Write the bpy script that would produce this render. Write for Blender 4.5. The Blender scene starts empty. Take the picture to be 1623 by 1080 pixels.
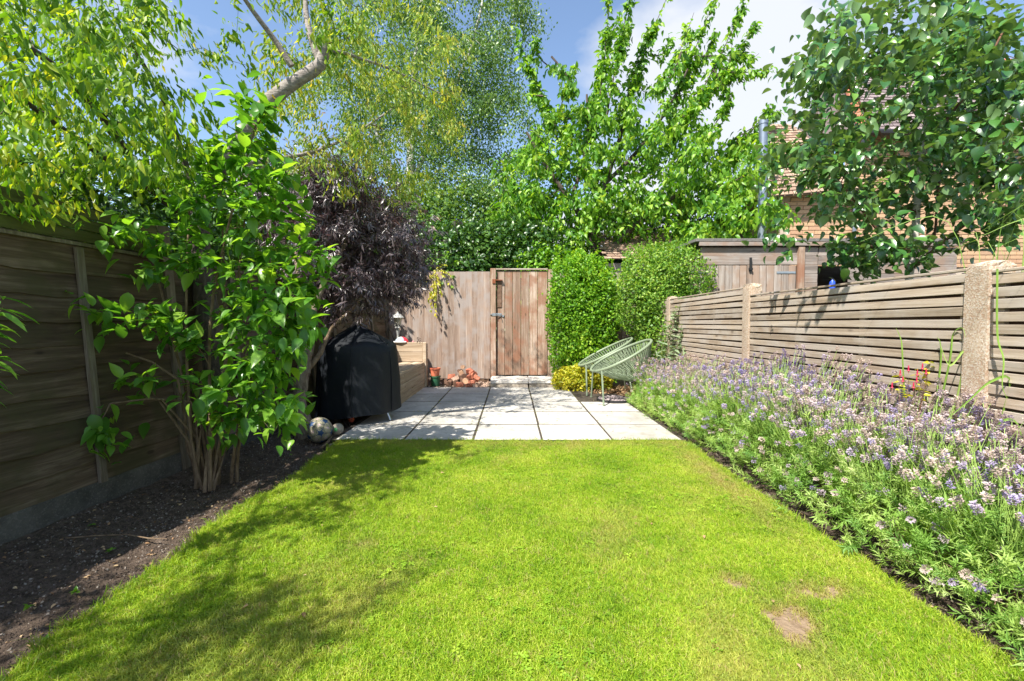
import bpy, math, random
import numpy as np
from mathutils import Vector, Matrix, Euler

random.seed(7)
RNG = np.random.default_rng(7)
S = bpy.context.scene
COL = S.collection

# ------------------------------------------------------------------ camera, sky, sun, exposure
FPX = 1623 * 16 / 36.0
PITCH = math.radians(2.14)
CAM_H = 1.0
cam_d = bpy.data.cameras.new('camera'); cam = bpy.data.objects.new('camera', cam_d); COL.objects.link(cam)
cam_d.lens = 16; cam_d.sensor_width = 36; cam_d.sensor_fit = 'HORIZONTAL'; cam_d.clip_start = 0.02; cam_d.clip_end = 1000
cam.location = (0, 0, CAM_H); cam.rotation_euler = (math.pi / 2 - PITCH, 0, 0)
S.camera = cam

SUN_DIR = Vector((0.45, 0.60, -1.0)).normalized()      # the way the light travels
sun_el = math.asin(-SUN_DIR.z)
sun_az = math.atan2(-SUN_DIR.x, -SUN_DIR.y)
w = bpy.data.worlds.new('World'); S.world = w; w.use_nodes = True
nt = w.node_tree; nt.nodes.clear()
def wn(t, **k):
    n = nt.nodes.new(t)
    for a, b in k.items(): setattr(n, a, b)
    return n
out = wn('ShaderNodeOutputWorld'); bg = wn('ShaderNodeBackground'); bg.inputs['Strength'].default_value = 0.145
sky = wn('ShaderNodeTexSky', sky_type='NISHITA', sun_disc=False, sun_elevation=sun_el, sun_rotation=sun_az, altitude=30,
         air_density=1.0, dust_density=0.6, ozone_density=1.2)
tc = wn('ShaderNodeTexCoord'); sep = wn('ShaderNodeSeparateXYZ'); nt.links.new(tc.outputs['Generated'], sep.inputs[0])
zz = wn('ShaderNodeMath', operation='MAXIMUM'); nt.links.new(sep.outputs['Z'], zz.inputs[0]); zz.inputs[1].default_value = 0.0
za = wn('ShaderNodeMath', operation='ADD'); nt.links.new(zz.outputs[0], za.inputs[0]); za.inputs[1].default_value = 0.22
dv = wn('ShaderNodeVectorMath', operation='DIVIDE'); nt.links.new(tc.outputs['Generated'], dv.inputs[0])
cb = wn('ShaderNodeCombineXYZ')
for i in range(3): nt.links.new(za.outputs[0], cb.inputs[i])
nt.links.new(cb.outputs[0], dv.inputs[1])
mp = wn('ShaderNodeMapping'); nt.links.new(dv.outputs[0], mp.inputs[0]); mp.inputs['Location'].default_value = (2.4, 3.3, 2.0)
nz = wn('ShaderNodeTexNoise'); nt.links.new(mp.outputs[0], nz.inputs['Vector'])
nz.inputs['Scale'].default_value = 1.15; nz.inputs['Detail'].default_value = 9; nz.inputs['Roughness'].default_value = 0.5
rp = wn('ShaderNodeValToRGB'); nt.links.new(nz.outputs['Fac'], rp.inputs[0])
rp.color_ramp.elements[0].position = 0.52; rp.color_ramp.elements[1].position = 0.615
rp.color_ramp.elements[0].color = (0, 0, 0, 1); rp.color_ramp.elements[1].color = (0.92, 0.92, 0.92, 1)
# sky colour: a little greyer than pure Nishita, as in the photograph
hs = wn('ShaderNodeHueSaturation'); nt.links.new(sky.outputs[0], hs.inputs['Color'])
hs.inputs['Saturation'].default_value = 1.0; hs.inputs['Value'].default_value = 0.78
mx = wn('ShaderNodeMix', data_type='RGBA'); nt.links.new(rp.outputs[0], mx.inputs['Factor'])
nt.links.new(hs.outputs[0], mx.inputs['A']); mx.inputs['B'].default_value = (2.9, 3.0, 3.2, 1)
nt.links.new(mx.outputs['Result'], bg.inputs['Color']); nt.links.new(bg.outputs[0], out.inputs[0])

sd = bpy.data.lights.new('sun', 'SUN'); sun = bpy.data.objects.new('sun', sd); COL.objects.link(sun)
sd.energy = 4.6; sd.angle = math.radians(0.53); sd.color = (1.0, 0.95, 0.86)
sun.rotation_euler = SUN_DIR.to_track_quat('-Z', 'Y').to_euler(); sun.location = (-6, -8, 14)
S.view_settings.view_transform = 'Standard'; S.view_settings.look = 'None'
S.view_settings.exposure = 1.2; S.view_settings.gamma = 1.0; S.view_settings.use_curve_mapping = False
S.render.engine = 'CYCLES'
S.cycles.max_bounces = 8; S.cycles.transparent_max_bounces = 8; S.cycles.diffuse_bounces = 4
S.cycles.use_denoising = True

# ------------------------------------------------------------------ helpers
def P(px, py, Y):
    """a point of the place at depth Y, seen from the camera's standpoint in direction (px, py)"""
    u = (px - 811.5) / FPX; v = (540 - py) / FPX
    d = np.array([u, math.cos(PITCH) + v * math.sin(PITCH), v * math.cos(PITCH) - math.sin(PITCH)])
    return np.array([0, 0, CAM_H]) + d * (Y / d[1])

def mesh(name, verts, faces, smooth=False, rnd=None, uv=None):
    me = bpy.data.meshes.new(name)
    v = np.asarray(verts, dtype=np.float32)
    if isinstance(faces, np.ndarray):
        k = faces.shape[1]; nf = len(faces)
        me.vertices.add(len(v)); me.vertices.foreach_set('co', v.ravel())
        me.loops.add(nf * k); me.loops.foreach_set('vertex_index', faces.astype(np.int32).ravel())
        me.polygons.add(nf); me.polygons.foreach_set('loop_start', np.arange(0, nf * k, k, dtype=np.int32))
        me.update(calc_edges=True)
    else:
        me.from_pydata([tuple(x) for x in v], [], faces); me.update()
    if rnd is not None:
        a = me.attributes.new('rnd', 'FLOAT', 'POINT'); a.data.foreach_set('value', np.asarray(rnd, dtype=np.float32))
    me.polygons.foreach_set('use_smooth', np.full(len(me.polygons), bool(smooth)))
    return me

def link(name, me, mat=None, parent=None, loc=(0, 0, 0), rot=None, kind=None):
    """loc is a world position; parents are never rotated or scaled while building"""
    o = bpy.data.objects.new(name, me); COL.objects.link(o)
    if me is not None and mat is not None and len(me.materials) == 0: me.materials.append(mat)
    l = Vector(loc)
    if parent is not None:
        o.parent = parent; q = parent
        while q is not None: l = l - q.location; q = q.parent
    o.location = l
    if rot is not None: o.rotation_euler = rot
    if kind: o['kind'] = kind
    return o

def tag(o, label=None, cat=None, group=None, kind=None):
    if label: o['label'] = label
    if cat: o['category'] = cat
    if group: o['group'] = group
    if kind: o['kind'] = kind
    return o

def empty(name, loc, label=None, cat=None, group=None):
    o = bpy.data.objects.new(name, None); COL.objects.link(o); o.location = loc; o.empty_display_size = 0.1
    return tag(o, label, cat, group)

def box_vf(sx, sy, sz, c=(0, 0, 0), bev=0.0):
    x, y, z = sx / 2, sy / 2, sz / 2
    if bev <= 0:
        v = [(-x, -y, -z), (x, -y, -z), (x, y, -z), (-x, y, -z), (-x, -y, z), (x, -y, z), (x, y, z), (-x, y, z)]
        f = [(0, 3, 2, 1), (4, 5, 6, 7), (0, 1, 5, 4), (1, 2, 6, 5), (2, 3, 7, 6), (3, 0, 4, 7)]
    else:
        b = min(bev, x * .45, y * .45, z * .45)
        v = []
        for s, (ix, iy, iz) in enumerate([(b, b, 0), (b, 0, b), (0, b, b)]):
            for kz in (-1, 1):
                for ky in (-1, 1):
                    for kx in (-1, 1): v.append((kx * (x - ix), ky * (y - iy), kz * (z - iz)))
        # index: s*8 + kz*4 + ky*2 + kx
        I = lambda s, kx, ky, kz: s * 8 + kz * 4 + ky * 2 + kx
        f = [(I(0,0,0,0), I(0,0,1,0), I(0,1,1,0), I(0,1,0,0)), (I(0,0,0,1), I(0,1,0,1), I(0,1,1,1), I(0,0,1,1)),
             (I(1,0,0,0), I(1,1,0,0), I(1,1,0,1), I(1,0,0,1)), (I(1,0,1,0), I(1,0,1,1), I(1,1,1,1), I(1,1,1,0)),
             (I(2,0,0,0), I(2,0,0,1), I(2,0,1,1), I(2,0,1,0)), (I(2,1,0,0), I(2,1,1,0), I(2,1,1,1), I(2,1,0,1))]
        for kz in (0, 1):
            for ky in (0, 1): f.append((I(0,0,ky,kz), I(0,1,ky,kz), I(1,1,ky,kz), I(1,0,ky,kz)))
        for kz in (0, 1):
            for kx in (0, 1): f.append((I(0,kx,0,kz), I(0,kx,1,kz), I(2,kx,1,kz), I(2,kx,0,kz)))
        for ky in (0, 1):
            for kx in (0, 1): f.append((I(1,kx,ky,0), I(1,kx,ky,1), I(2,kx,ky,1), I(2,kx,ky,0)))
        for kz in (0, 1):
            for ky in (0, 1):
                for kx in (0, 1): f.append((I(0,kx,ky,kz), I(1,kx,ky,kz), I(2,kx,ky,kz)))
    return [(a + c[0], b_ + c[1], d + c[2]) for a, b_, d in v], f

def fix_normals(me):
    import bmesh
    bm = bmesh.new(); bm.from_mesh(me); bmesh.ops.recalc_face_normals(bm, faces=bm.faces); bm.to_mesh(me); bm.free()

def box(name, size, loc, mat, parent=None, rot=None, bev=0.003, jit=0.0, kind=None):
    v, f = box_vf(*size, bev=bev)
    if jit: v = [tuple(np.array(p) + np.random.default_rng(abs(hash(tuple(np.round(loc, 3)))) % 9999 + int(1e4 * abs(p[0] + p[2]))).normal(0, jit, 3)) for p in v]
    me = mesh(name, v, f); fix_normals(me)
    return link(name, me, mat, parent, loc, rot, kind)

class MB:
    """collects shapes for one mesh, in world coordinates"""
    def __init__(s): s.v = []; s.f = []
    def add(s, v, f):
        n = len(s.v); s.v += [tuple(p) for p in v]; s.f += [tuple(i + n for i in q) for q in f]; return s
    def box(s, size, c, rot=None, bev=0.0):
        v, f = box_vf(*size, bev=bev)
        M = Euler(rot).to_matrix() if rot else Matrix.Identity(3)
        return s.add([tuple(M @ Vector(p) + Vector(c)) for p in v], f)
    def tube(s, pts, r, n=8, cap=True):
        pts = [Vector(p) for p in pts]; rs = r if hasattr(r, '__len__') else [r] * len(pts)
        v = []; f = []; up = Vector((0.13, 0.21, 1)).normalized()
        for i, p in enumerate(pts):
            d = (pts[min(i + 1, len(pts) - 1)] - pts[max(i - 1, 0)]).normalized()
            a = d.cross(up)
            if a.length < .05: a = d.cross(Vector((1, 0, 0)))
            a.normalize(); b = d.cross(a)
            for k in range(n):
                t = 2 * math.pi * k / n
                v.append(tuple(p + (a * math.cos(t) + b * math.sin(t)) * rs[i]))
        for i in range(len(pts) - 1):
            for k in range(n):
                f.append((i * n + k, i * n + (k + 1) % n, (i + 1) * n + (k + 1) % n, (i + 1) * n + k))
        if cap: f.append(tuple(range(n))[::-1]); f.append(tuple((len(pts) - 1) * n + k for k in range(n)))
        return s.add(v, f)
    def lathe(s, prof, c, n=20, cap=True):
        v = []; f = []
        for r, z in prof:
            for k in range(n):
                t = 2 * math.pi * k / n; v.append((c[0] + r * math.cos(t), c[1] + r * math.sin(t), c[2] + z))
        for i in range(len(prof) - 1):
            for k in range(n): f.append((i * n + k, i * n + (k + 1) % n, (i + 1) * n + (k + 1) % n, (i + 1) * n + k))
        if cap: f.append(tuple(range(n))[::-1]); f.append(tuple((len(prof) - 1) * n + k for k in range(n)))
        return s.add(v, f)
    def build(s, name, mat, parent=None, smooth=False, kind=None, base=(0, 0, 0)):
        b = np.array(base); me = mesh(name, np.array(s.v) - b, s.f, smooth=False); fix_normals(me)
        if smooth:
            me.polygons.foreach_set('use_smooth', np.ones(len(me.polygons), dtype=bool)); me.set_sharp_from_angle(angle=math.radians(42))
        return link(name, me, mat, parent, base, None, kind)

def blob(r, seed, sub=2, amp=.2, sq=(1, 1, 1)):
    import bmesh
    bm = bmesh.new(); bmesh.ops.create_icosphere(bm, subdivisions=sub, radius=1)
    g = np.random.default_rng(seed); ph = g.uniform(0, 6, (5, 3)); fr = g.uniform(1, 3.2, (5, 3))
    v = []
    for q in bm.verts:
        c = np.array(q.co); k = 1 + amp * np.mean([math.sin(float(np.dot(fr[i], c) * 1.6 + ph[i][0])) for i in range(5)]) * 2
        v.append(c * k * r * np.array(sq))
    f = [tuple(x.index for x in p.verts) for p in bm.faces]; bm.free()
    return v, f

# ------------------------------------------------------------------ materials
def new_mat(name):
    m = bpy.data.materials.new(name); m.use_nodes = True; t = m.node_tree; t.nodes.clear()
    o = t.nodes.new('ShaderNodeOutputMaterial'); b = t.nodes.new('ShaderNodeBsdfPrincipled'); t.links.new(b.outputs[0], o.inputs[0])
    return m, t, b, o
def N(t, ty, **k):
    n = t.nodes.new(ty)
    for a, b in k.items(): setattr(n, a, b)
    return n
def ramp(t, src, stops):
    r = N(t, 'ShaderNodeValToRGB'); t.links.new(src, r.inputs[0])
    e = r.color_ramp.elements
    while len(e) < len(stops): e.new(0.5)
    for i, (p, c) in enumerate(stops): e[i].position = p; e[i].color = (*c, 1)
    return r.outputs[0]
def noise(t, vec, scale, detail=4, rough=.55, dist=0):
    n = N(t, 'ShaderNodeTexNoise'); n.inputs['Scale'].default_value = scale; n.inputs['Detail'].default_value = detail
    n.inputs['Roughness'].default_value = rough; n.inputs['Distortion'].default_value = dist
    if vec is not None: t.links.new(vec, n.inputs['Vector'])
    return n.outputs['Fac']
def mix(t, fac, a, b, mode='MIX'):
    m = N(t, 'ShaderNodeMix', data_type='RGBA', blend_type=mode)
    for s, v in (('Factor', fac), ('A', a), ('B', b)):
        if isinstance(v, (int, float)): m.inputs[s].default_value = v
        elif isinstance(v, tuple): m.inputs[s].default_value = (*v, 1)
        else: t.links.new(v, m.inputs[s])
    return m.outputs['Result']
def math_(t, op, a, b=0.0):
    m = N(t, 'ShaderNodeMath', operation=op)
    for i, v in enumerate((a, b)):
        if isinstance(v, (int, float)): m.inputs[i].default_value = v
        else: t.links.new(v, m.inputs[i])
    return m.outputs[0]
def bump(t, b, h, strength=.3, dist=.01):
    n = N(t, 'ShaderNodeBump'); n.inputs['Strength'].default_value = strength; n.inputs['Distance'].default_value = dist
    t.links.new(h, n.inputs['Height']); t.links.new(n.outputs[0], b.inputs['Normal'])
def obj_coord(t, scale=(1, 1, 1), rand=True):
    c = N(t, 'ShaderNodeTexCoord'); v = c.outputs['Object']
    if rand:
        oi = N(t, 'ShaderNodeObjectInfo'); k = N(t, 'ShaderNodeVectorMath', operation='SCALE'); 
        cx = N(t, 'ShaderNodeCombineXYZ')
        for i in range(3): t.links.new(oi.outputs['Random'], cx.inputs[i])
        t.links.new(cx.outputs[0], k.inputs[0]); k.inputs['Scale'].default_value = 37.0
        a = N(t, 'ShaderNodeVectorMath', operation='ADD'); t.links.new(v, a.inputs[0]); t.links.new(k.outputs[0], a.inputs[1]); v = a.outputs[0]
    m = N(t, 'ShaderNodeMapping'); m.inputs['Scale'].default_value = scale; t.links.new(v, m.inputs[0])
    return m.outputs[0]

def wood(name, axis, cols, rough=.85, stain=None, var=.35, grain=55, knots=True):
    """weathered timber; cols: three linear colours dark, mid, light"""
    m, t, b, o = new_mat(name)
    sc = [1, 1, 1]; sc[axis] = .045
    g = obj_coord(t, tuple(sc)); iso = obj_coord(t)
    n1 = noise(t, g, grain, 6, .7, .6); n2 = noise(t, g, grain * .22, 3, .6, .3); n3 = noise(t, iso, 3.2, 3, .6)
    s = math_(t, 'ADD', math_(t, 'MULTIPLY', n1, .55), math_(t, 'MULTIPLY', n2, .45))
    c = ramp(t, s, [(.34, cols[0]), (.5, cols[1]), (.64, cols[2])])
    oi = N(t, 'ShaderNodeObjectInfo')
    br = math_(t, 'ADD', math_(t, 'MULTIPLY', oi.outputs['Random'], var), 1 - var / 2)
    cx = N(t, 'ShaderNodeCombineXYZ')
    for i in range(3): t.links.new(br, cx.inputs[i])
    c = mix(t, 1.0, c, cx.outputs[0], 'MULTIPLY')
    if stain is not None:
        c = mix(t, math_(t, 'MULTIPLY', ramp(t, n3, [(.46, (0, 0, 0)), (.62, (1, 1, 1))]), .75), c, stain)
    if knots:
        vs = list(sc); vs[axis] = .4
        vv = N(t, 'ShaderNodeTexVoronoi', feature='F1'); vv.inputs['Scale'].default_value = 7; t.links.new(obj_coord(t, tuple(vs)), vv.inputs['Vector'])
        k = ramp(t, vv.outputs['Distance'], [(.05, (1, 1, 1)), (.10, (0, 0, 0))])
        c = mix(t, math_(t, 'MULTIPLY', k, .6), c, tuple(x * .45 for x in cols[0]))
    t.links.new(c, b.inputs['Base Color']); b.inputs['Roughness'].default_value = rough
    b.inputs['Specular IOR Level'].default_value = .25
    bump(t, b, s, .55, .006)
    return m

def plain(name, col, rough=.6, metal=0, nscale=0, namp=.25, bmp=0, spec=.5, bscale=None):
    m, t, b, o = new_mat(name)
    b.inputs['Roughness'].default_value = rough; b.inputs['Metallic'].default_value = metal; b.inputs['Specular IOR Level'].default_value = spec
    if nscale:
        v = obj_coord(t); n = noise(t, v, nscale, 6, .65)
        c = ramp(t, n, [(.3, tuple(x * (1 - namp) for x in col)), (.7, tuple(min(1, x * (1 + namp)) for x in col))])
        t.links.new(c, b.inputs['Base Color'])
        if bmp: bump(t, b, noise(t, v, bscale or nscale * 3, 6, .7), bmp, .01)
    else: b.inputs['Base Color'].default_value = (*col, 1)
    return m

def leaf_mat(name, cols, trans=.35, rough=.38, spec=.5, wscale=1.5, tcol=None, back=None):
    """cols: list of (position, colour); a leaf picks one by its own random number, plus drift over the crown"""
    m, t, b, o = new_mat(name)
    at = N(t, 'ShaderNodeAttribute', attribute_name='rnd'); oi = N(t, 'ShaderNodeObjectInfo')
    g = N(t, 'ShaderNodeNewGeometry')
    n = noise(t, g.outputs['Position'], wscale, 2, .5)
    r = math_(t, 'FRACT', math_(t, 'ADD', at.outputs['Fac'], oi.outputs['Random']))
    s = math_(t, 'ADD', math_(t, 'MULTIPLY', r, .62), math_(t, 'MULTIPLY', math_(t, 'SUBTRACT', n, .18), .6))
    c = ramp(t, s, cols)
    if back is not None: c = mix(t, math_(t, 'MULTIPLY', g.outputs['Backfacing'], .7), c, back)
    t.links.new(c, b.inputs['Base Color']); b.inputs['Roughness'].default_value = rough; b.inputs['Specular IOR Level'].default_value = spec
    tr = N(t, 'ShaderNodeBsdfTranslucent')
    tc_ = mix(t, 1.0, c, tcol or (1.9, 1.75, .6), 'MULTIPLY'); t.links.new(tc_, tr.inputs['Color'])
    ms = N(t, 'ShaderNodeMixShader'); ms.inputs[0].default_value = trans
    t.links.new(b.outputs[0], ms.inputs[1]); t.links.new(tr.outputs[0], ms.inputs[2]); t.links.new(ms.outputs[0], o.inputs[0])
    return m

M = {}
GREYC = ((.10, .075, .055), (.24, .19, .145), (.40, .34, .28))
M['wood_back'] = wood('weathered_pine_upright', 2, ((.17, .115, .085), (.31, .225, .175), (.46, .37, .31)), stain=(.34, .30, .28))
M['wood_gate'] = wood('weathered_gate_pine', 2, ((.15, .095, .065), (.31, .215, .155), (.47, .385, .32)), stain=(.26, .12, .07), var=.3)
M['wood_slat'] = wood('weathered_slat', 1, ((.19, .135, .09), (.35, .275, .205), (.49, .415, .335)), stain=(.42, .37, .32), var=.3)
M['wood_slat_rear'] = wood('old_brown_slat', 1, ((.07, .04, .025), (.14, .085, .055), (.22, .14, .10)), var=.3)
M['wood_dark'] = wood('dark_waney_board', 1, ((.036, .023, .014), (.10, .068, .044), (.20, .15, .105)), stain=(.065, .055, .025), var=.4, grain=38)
M['wood_batten'] = wood('fence_batten', 2, ((.08, .062, .043), (.15, .12, .088), (.23, .20, .15)))
M['wood_green'] = wood('algae_green_board', 1, ((.045, .042, .015), (.09, .085, .03), (.14, .13, .055)), stain=(.10, .12, .03))
M['wood_bench_y'] = wood('bench_timber_long', 1, ((.24, .16, .10), (.40, .30, .20), (.54, .43, .32)), var=.2)
M['wood_bench_x'] = wood('bench_timber_cross', 0, ((.27, .19, .12), (.44, .34, .24), (.58, .48, .37)), var=.2)
M['wood_shed_x'] = wood('shed_cladding', 0, ((.14, .115, .10), (.27, .23, .205), (.42, .37, .335)), stain=(.28, .19, .14), var=.3)
M['wood_shed_z'] = wood('shed_door_board', 2, ((.15, .12, .10), (.30, .25, .215), (.43, .385, .345)), stain=(.31, .21, .15), var=.3)
M['metal_green'] = plain('sage_green_enamel', (.20, .25, .17), .4)
M['cord'] = plain('sage_green_cord', (.21, .26, .165), .55)
M['galv'] = plain('galvanised_metal', (.45, .47, .49), .35, .9, 30, .2)
M['zinc'] = plain('zinc_flue', (.22, .26, .32), .45, .6, 8, .2)
M['rust'] = plain('rusty_iron', (.24, .08, .035), .9, .2, 25, .5, .5)
M['black_iron'] = plain('black_iron', (.03, .03, .03), .6, .5)
M['black_plastic'] = plain('black_plastic', (.02, .02, .022), .5)
M['terracotta'] = plain('terracotta_plastic', (.62, .17, .09), .55, 0, 9, .25)
M['green_pot'] = plain('dark_green_plastic', (.03, .12, .06), .45, 0, 9, .2)

# concrete / stone
def concrete(name, c0, c1, grit=(.3, .2, .12), gs=220, rough=.92, gritamt=.35, bmp=.5):
    m, t, b, o = new_mat(name); v = obj_coord(t)
    c = ramp(t, noise(t, v, 6, 5, .65), [(.33, c0), (.66, c1)])
    vo = N(t, 'ShaderNodeTexVoronoi'); vo.inputs['Scale'].default_value = gs; t.links.new(v, vo.inputs['Vector'])
    sx = N(t, 'ShaderNodeSeparateColor'); t.links.new(vo.outputs['Color'], sx.inputs[0])
    c = mix(t, math_(t, 'MULTIPLY', ramp(t, sx.outputs[0], [(.45, (0, 0, 0)), (.8, (1, 1, 1))]), gritamt), c, grit)
    c = mix(t, math_(t, 'MULTIPLY', ramp(t, sx.outputs[1], [(.7, (0, 0, 0)), (.9, (1, 1, 1))]), gritamt), c, (.62, .58, .52))
    t.links.new(c, b.inputs['Base Color']); b.inputs['Roughness'].default_value = rough; b.inputs['Specular IOR Level'].default_value = .2
    bump(t, b, math_(t, 'ADD', vo.outputs['Distance'], noise(t, v, 40, 5, .7)), bmp, .004)
    return m
M['agg'] = concrete('exposed_aggregate_concrete', (.33, .25, .18), (.48, .39, .30), grit=(.26, .13, .07), gs=190, gritamt=.5, bmp=.35)
M['gravel_board'] = concrete('old_grey_concrete', (.06, .055, .048), (.12, .11, .095), grit=(.10, .08, .06), gs=130, gritamt=.06)
M['step_top'] = concrete('pale_step_stone', (.50, .47, .43), (.68, .65, .60), gs=260, gritamt=.2)
M['step_side'] = concrete('step_block', (.34, .29, .23), (.46, .40, .33), gs=150, gritamt=.3)

def slab_mat():
    m, t, b, o = new_mat('paving_slab_stone'); v = obj_coord(t)
    c = ramp(t, noise(t, v, 3.5, 6, .62), [(.3, (.36, .34, .305)), (.5, (.46, .435, .395)), (.7, (.53, .505, .465))])
    n2 = noise(t, v, 26, 6, .7)
    c = mix(t, math_(t, 'MULTIPLY', ramp(t, n2, [(.52, (0, 0, 0)), (.70, (1, 1, 1))]), .6), c, (.27, .26, .23))
    oi = N(t, 'ShaderNodeObjectInfo'); cx = N(t, 'ShaderNodeCombineXYZ'); br = math_(t, 'ADD', math_(t, 'MULTIPLY', oi.outputs['Random'], .26), .85)
    for i in range(3): t.links.new(br, cx.inputs[i])
    c = mix(t, 1.0, c, cx.outputs[0], 'MULTIPLY')
    n3 = noise(t, v, 9, 4, .6, 1.0)
    c = mix(t, math_(t, 'MULTIPLY', ramp(t, n3, [(.53, (0, 0, 0)), (.68, (1, 1, 1))]), .6), c, (.27, .25, .19))
    t.links.new(c, b.inputs['Base Color']); b.inputs['Roughness'].default_value = .85; b.inputs['Specular IOR Level'].default_value = .25
    bump(t, b, math_(t, 'ADD', n2, noise(t, v, 90, 4, .6)), .35, .004)
    return m
M['slab'] = slab_mat()

def soil_mat(name='garden_soil', c=((.034, .024, .017), (.115, .083, .062), (.25, .19, .15))):
    m, t, b, o = new_mat(name); v = obj_coord(t, rand=False)
    n = noise(t, v, 22, 8, .72); n2 = noise(t, v, 2.2, 4, .6)
    k = ramp(t, n, [(.32, c[0]), (.52, c[1]), (.74, c[2])])
    k = mix(t, math_(t, 'MULTIPLY', n2, .4), k, (.10, .078, .06))
    t.links.new(k, b.inputs['Base Color']); b.inputs['Roughness'].default_value = .95; b.inputs['Specular IOR Level'].default_value = .15
    bump(t, b, math_(t, 'ADD', n, noise(t, v, 90, 4, .7)), .9, .02)
    return m
M['soil'] = soil_mat()
M['clod'] = plain('soil_clod', (.15, .112, .088), .95, 0, 30, .6, .8, spec=.1)
M['stone_chip'] = plain('small_stone', (.26, .22, .18), .9, 0, 20, .4, .4)
M['litter'] = leaf_mat('dry_leaf', [(.2, (.16, .08, .035)), (.5, (.34, .20, .10)), (.8, (.50, .36, .20))], trans=.15, rough=.8, tcol=(1, .9, .7))

def lawn_base_mat():
    m, t, b, o = new_mat('lawn_ground'); v = obj_coord(t, rand=False)
    n = noise(t, v, 40, 6, .7)
    c = ramp(t, n, [(.3, (.08, .10, .018)), (.55, (.19, .22, .04)), (.75, (.34, .33, .11))])
    at = N(t, 'ShaderNodeAttribute', attribute_name='rnd')
    s = ramp(t, noise(t, v, 30, 6, .7), [(.3, (.17, .115, .07)), (.7, (.33, .245, .165))])
    c = mix(t, at.outputs['Fac'], c, s)
    t.links.new(c, b.inputs['Base Color']); b.inputs['Roughness'].default_value = .95; b.inputs['Specular IOR Level'].default_value = .1
    bump(t, b, n, .8, .012)
    return m
M['lawn_base'] = lawn_base_mat()

def grass_mat():
    m, t, b, o = new_mat('grass_blade'); g = N(t, 'ShaderNodeNewGeometry')
    at = N(t, 'ShaderNodeAttribute', attribute_name='rnd')
    at2 = N(t, 'ShaderNodeAttribute', attribute_name='dry', attribute_type='INSTANCER')
    n = noise(t, g.outputs['Position'], 2.4, 4, .6); n2 = noise(t, g.outputs['Position'], 14, 3, .6)
    s = math_(t, 'ADD', math_(t, 'MULTIPLY', n, .55), math_(t, 'ADD', math_(t, 'MULTIPLY', at.outputs['Fac'], .32), math_(t, 'MULTIPLY', n2, .25)))
    c = ramp(t, s, [(.28, (.085, .20, .012)), (.46, (.21, .365, .018)), (.66, (.385, .50, .037)), (.86, (.57, .57, .14))])
    c = mix(t, at2.outputs['Fac'], c, (.42, .33, .15))
    t.links.new(c, b.inputs['Base Color']); b.inputs['Roughness'].default_value = .5; b.inputs['Specular IOR Level'].default_value = .3
    tr = N(t, 'ShaderNodeBsdfTranslucent'); t.links.new(mix(t, 1.0, c, (1.7, 1.5, .6), 'MULTIPLY'), tr.inputs['Color'])
    ms = N(t, 'ShaderNodeMixShader'); ms.inputs[0].default_value = .38
    t.links.new(b.outputs[0], ms.inputs[1]); t.links.new(tr.outputs[0], ms.inputs[2]); t.links.new(ms.outputs[0], o.inputs[0])
    return m
M['grass'] = grass_mat()

def bark(name, c0, c1, sc=(1, 1, .3), s=28, horiz=False):
    m, t, b, o = new_mat(name); v = obj_coord(t, (1, 1, 3.5) if horiz else sc)
    n = noise(t, v, s, 6, .7, .5)
    t.links.new(ramp(t, n, [(.35, c0), (.65, c1)]), b.inputs['Base Color']); b.inputs['Roughness'].default_value = .85; b.inputs['Specular IOR Level'].default_value = .2
    bump(t, b, n, .7, .01); return m
M['bark_brown'] = bark('knobbly_brown_bark', (.10, .07, .05), (.30, .24, .18))
M['bark_cherry'] = bark('cherry_bark', (.16, .135, .12), (.36, .32, .29), horiz=True, s=20)
M['bark_birch'] = bark('birch_bark', (.20, .19, .17), (.68, .66, .62), horiz=True, s=12)
M['bark_twig'] = bark('reddish_twig', (.10, .05, .03), (.24, .13, .085))
M['bark_pale'] = bark('smooth_pale_bark', (.42, .38, .33), (.62, .58, .52), horiz=True, s=14)
M['bark_dark'] = bark('dark_bark', (.04, .03, .025), (.13, .105, .085))
M['stem_tan'] = bark('tan_stem', (.10, .065, .04), (.25, .18, .115))

# ------------------------------------------------------------------ leaves and masses
def leaf_proto(rows, wid, fold=.25, curl=.25, tipdrop=0.0):
    """unit leaf along +Y, face up +Z. rows: [(t, halfwidth)] without base and tip"""
    v = [(0, 0, 0)]; f = []
    zc = lambda t: -curl * t * t
    for t_, h in rows:
        z = zc(t_)
        v += [(-h * wid, t_, z + fold * h * wid), (0, t_, z), (h * wid, t_, z + fold * h * wid)]
    v.append((0, 1, zc(1) - tipdrop)); n = len(rows)
    f += [(0, 2, 1), (0, 3, 2)]
    for i in range(n - 1):
        a = 1 + 3 * i; f += [(a, a + 1, a + 4), (a, a + 4, a + 3), (a + 1, a + 2, a + 5), (a + 1, a + 5, a + 4)]
    a = 1 + 3 * (n - 1); k = len(v) - 1
    f += [(a, a + 1, k), (a + 1, a + 2, k)]
    return np.array(v, dtype=np.float32), np.array(f, dtype=np.int32)
OVATE = [(.10, .55), (.25, .92), (.42, 1.0), (.60, .84), (.78, .5), (.90, .22)]
LEAF_OVATE = leaf_proto(OVATE, .275, .35, .30)
LEAF_ROUND = leaf_proto([(.08, .55), (.22, .95), (.42, 1.0), (.62, .82), (.80, .48), (.91, .2)], .36, .38, .34)
LEAF_MID = leaf_proto([(.25, .9), (.6, .85)], .30, .35, .3)
LEAF_NARROW = leaf_proto([(.3, 1.0), (.65, .75)], .15, .4, .35)
LEAF_TINY = leaf_proto([(.45, 1.0)], .36, .25, .15)
LEAF_CHERRY = leaf_proto([(.22, .85), (.55, .95), (.8, .5)], .25, .45, .35)
LEAF_NEEDLE = leaf_proto([(.4, 1.0)], .085, .3, .25)

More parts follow.
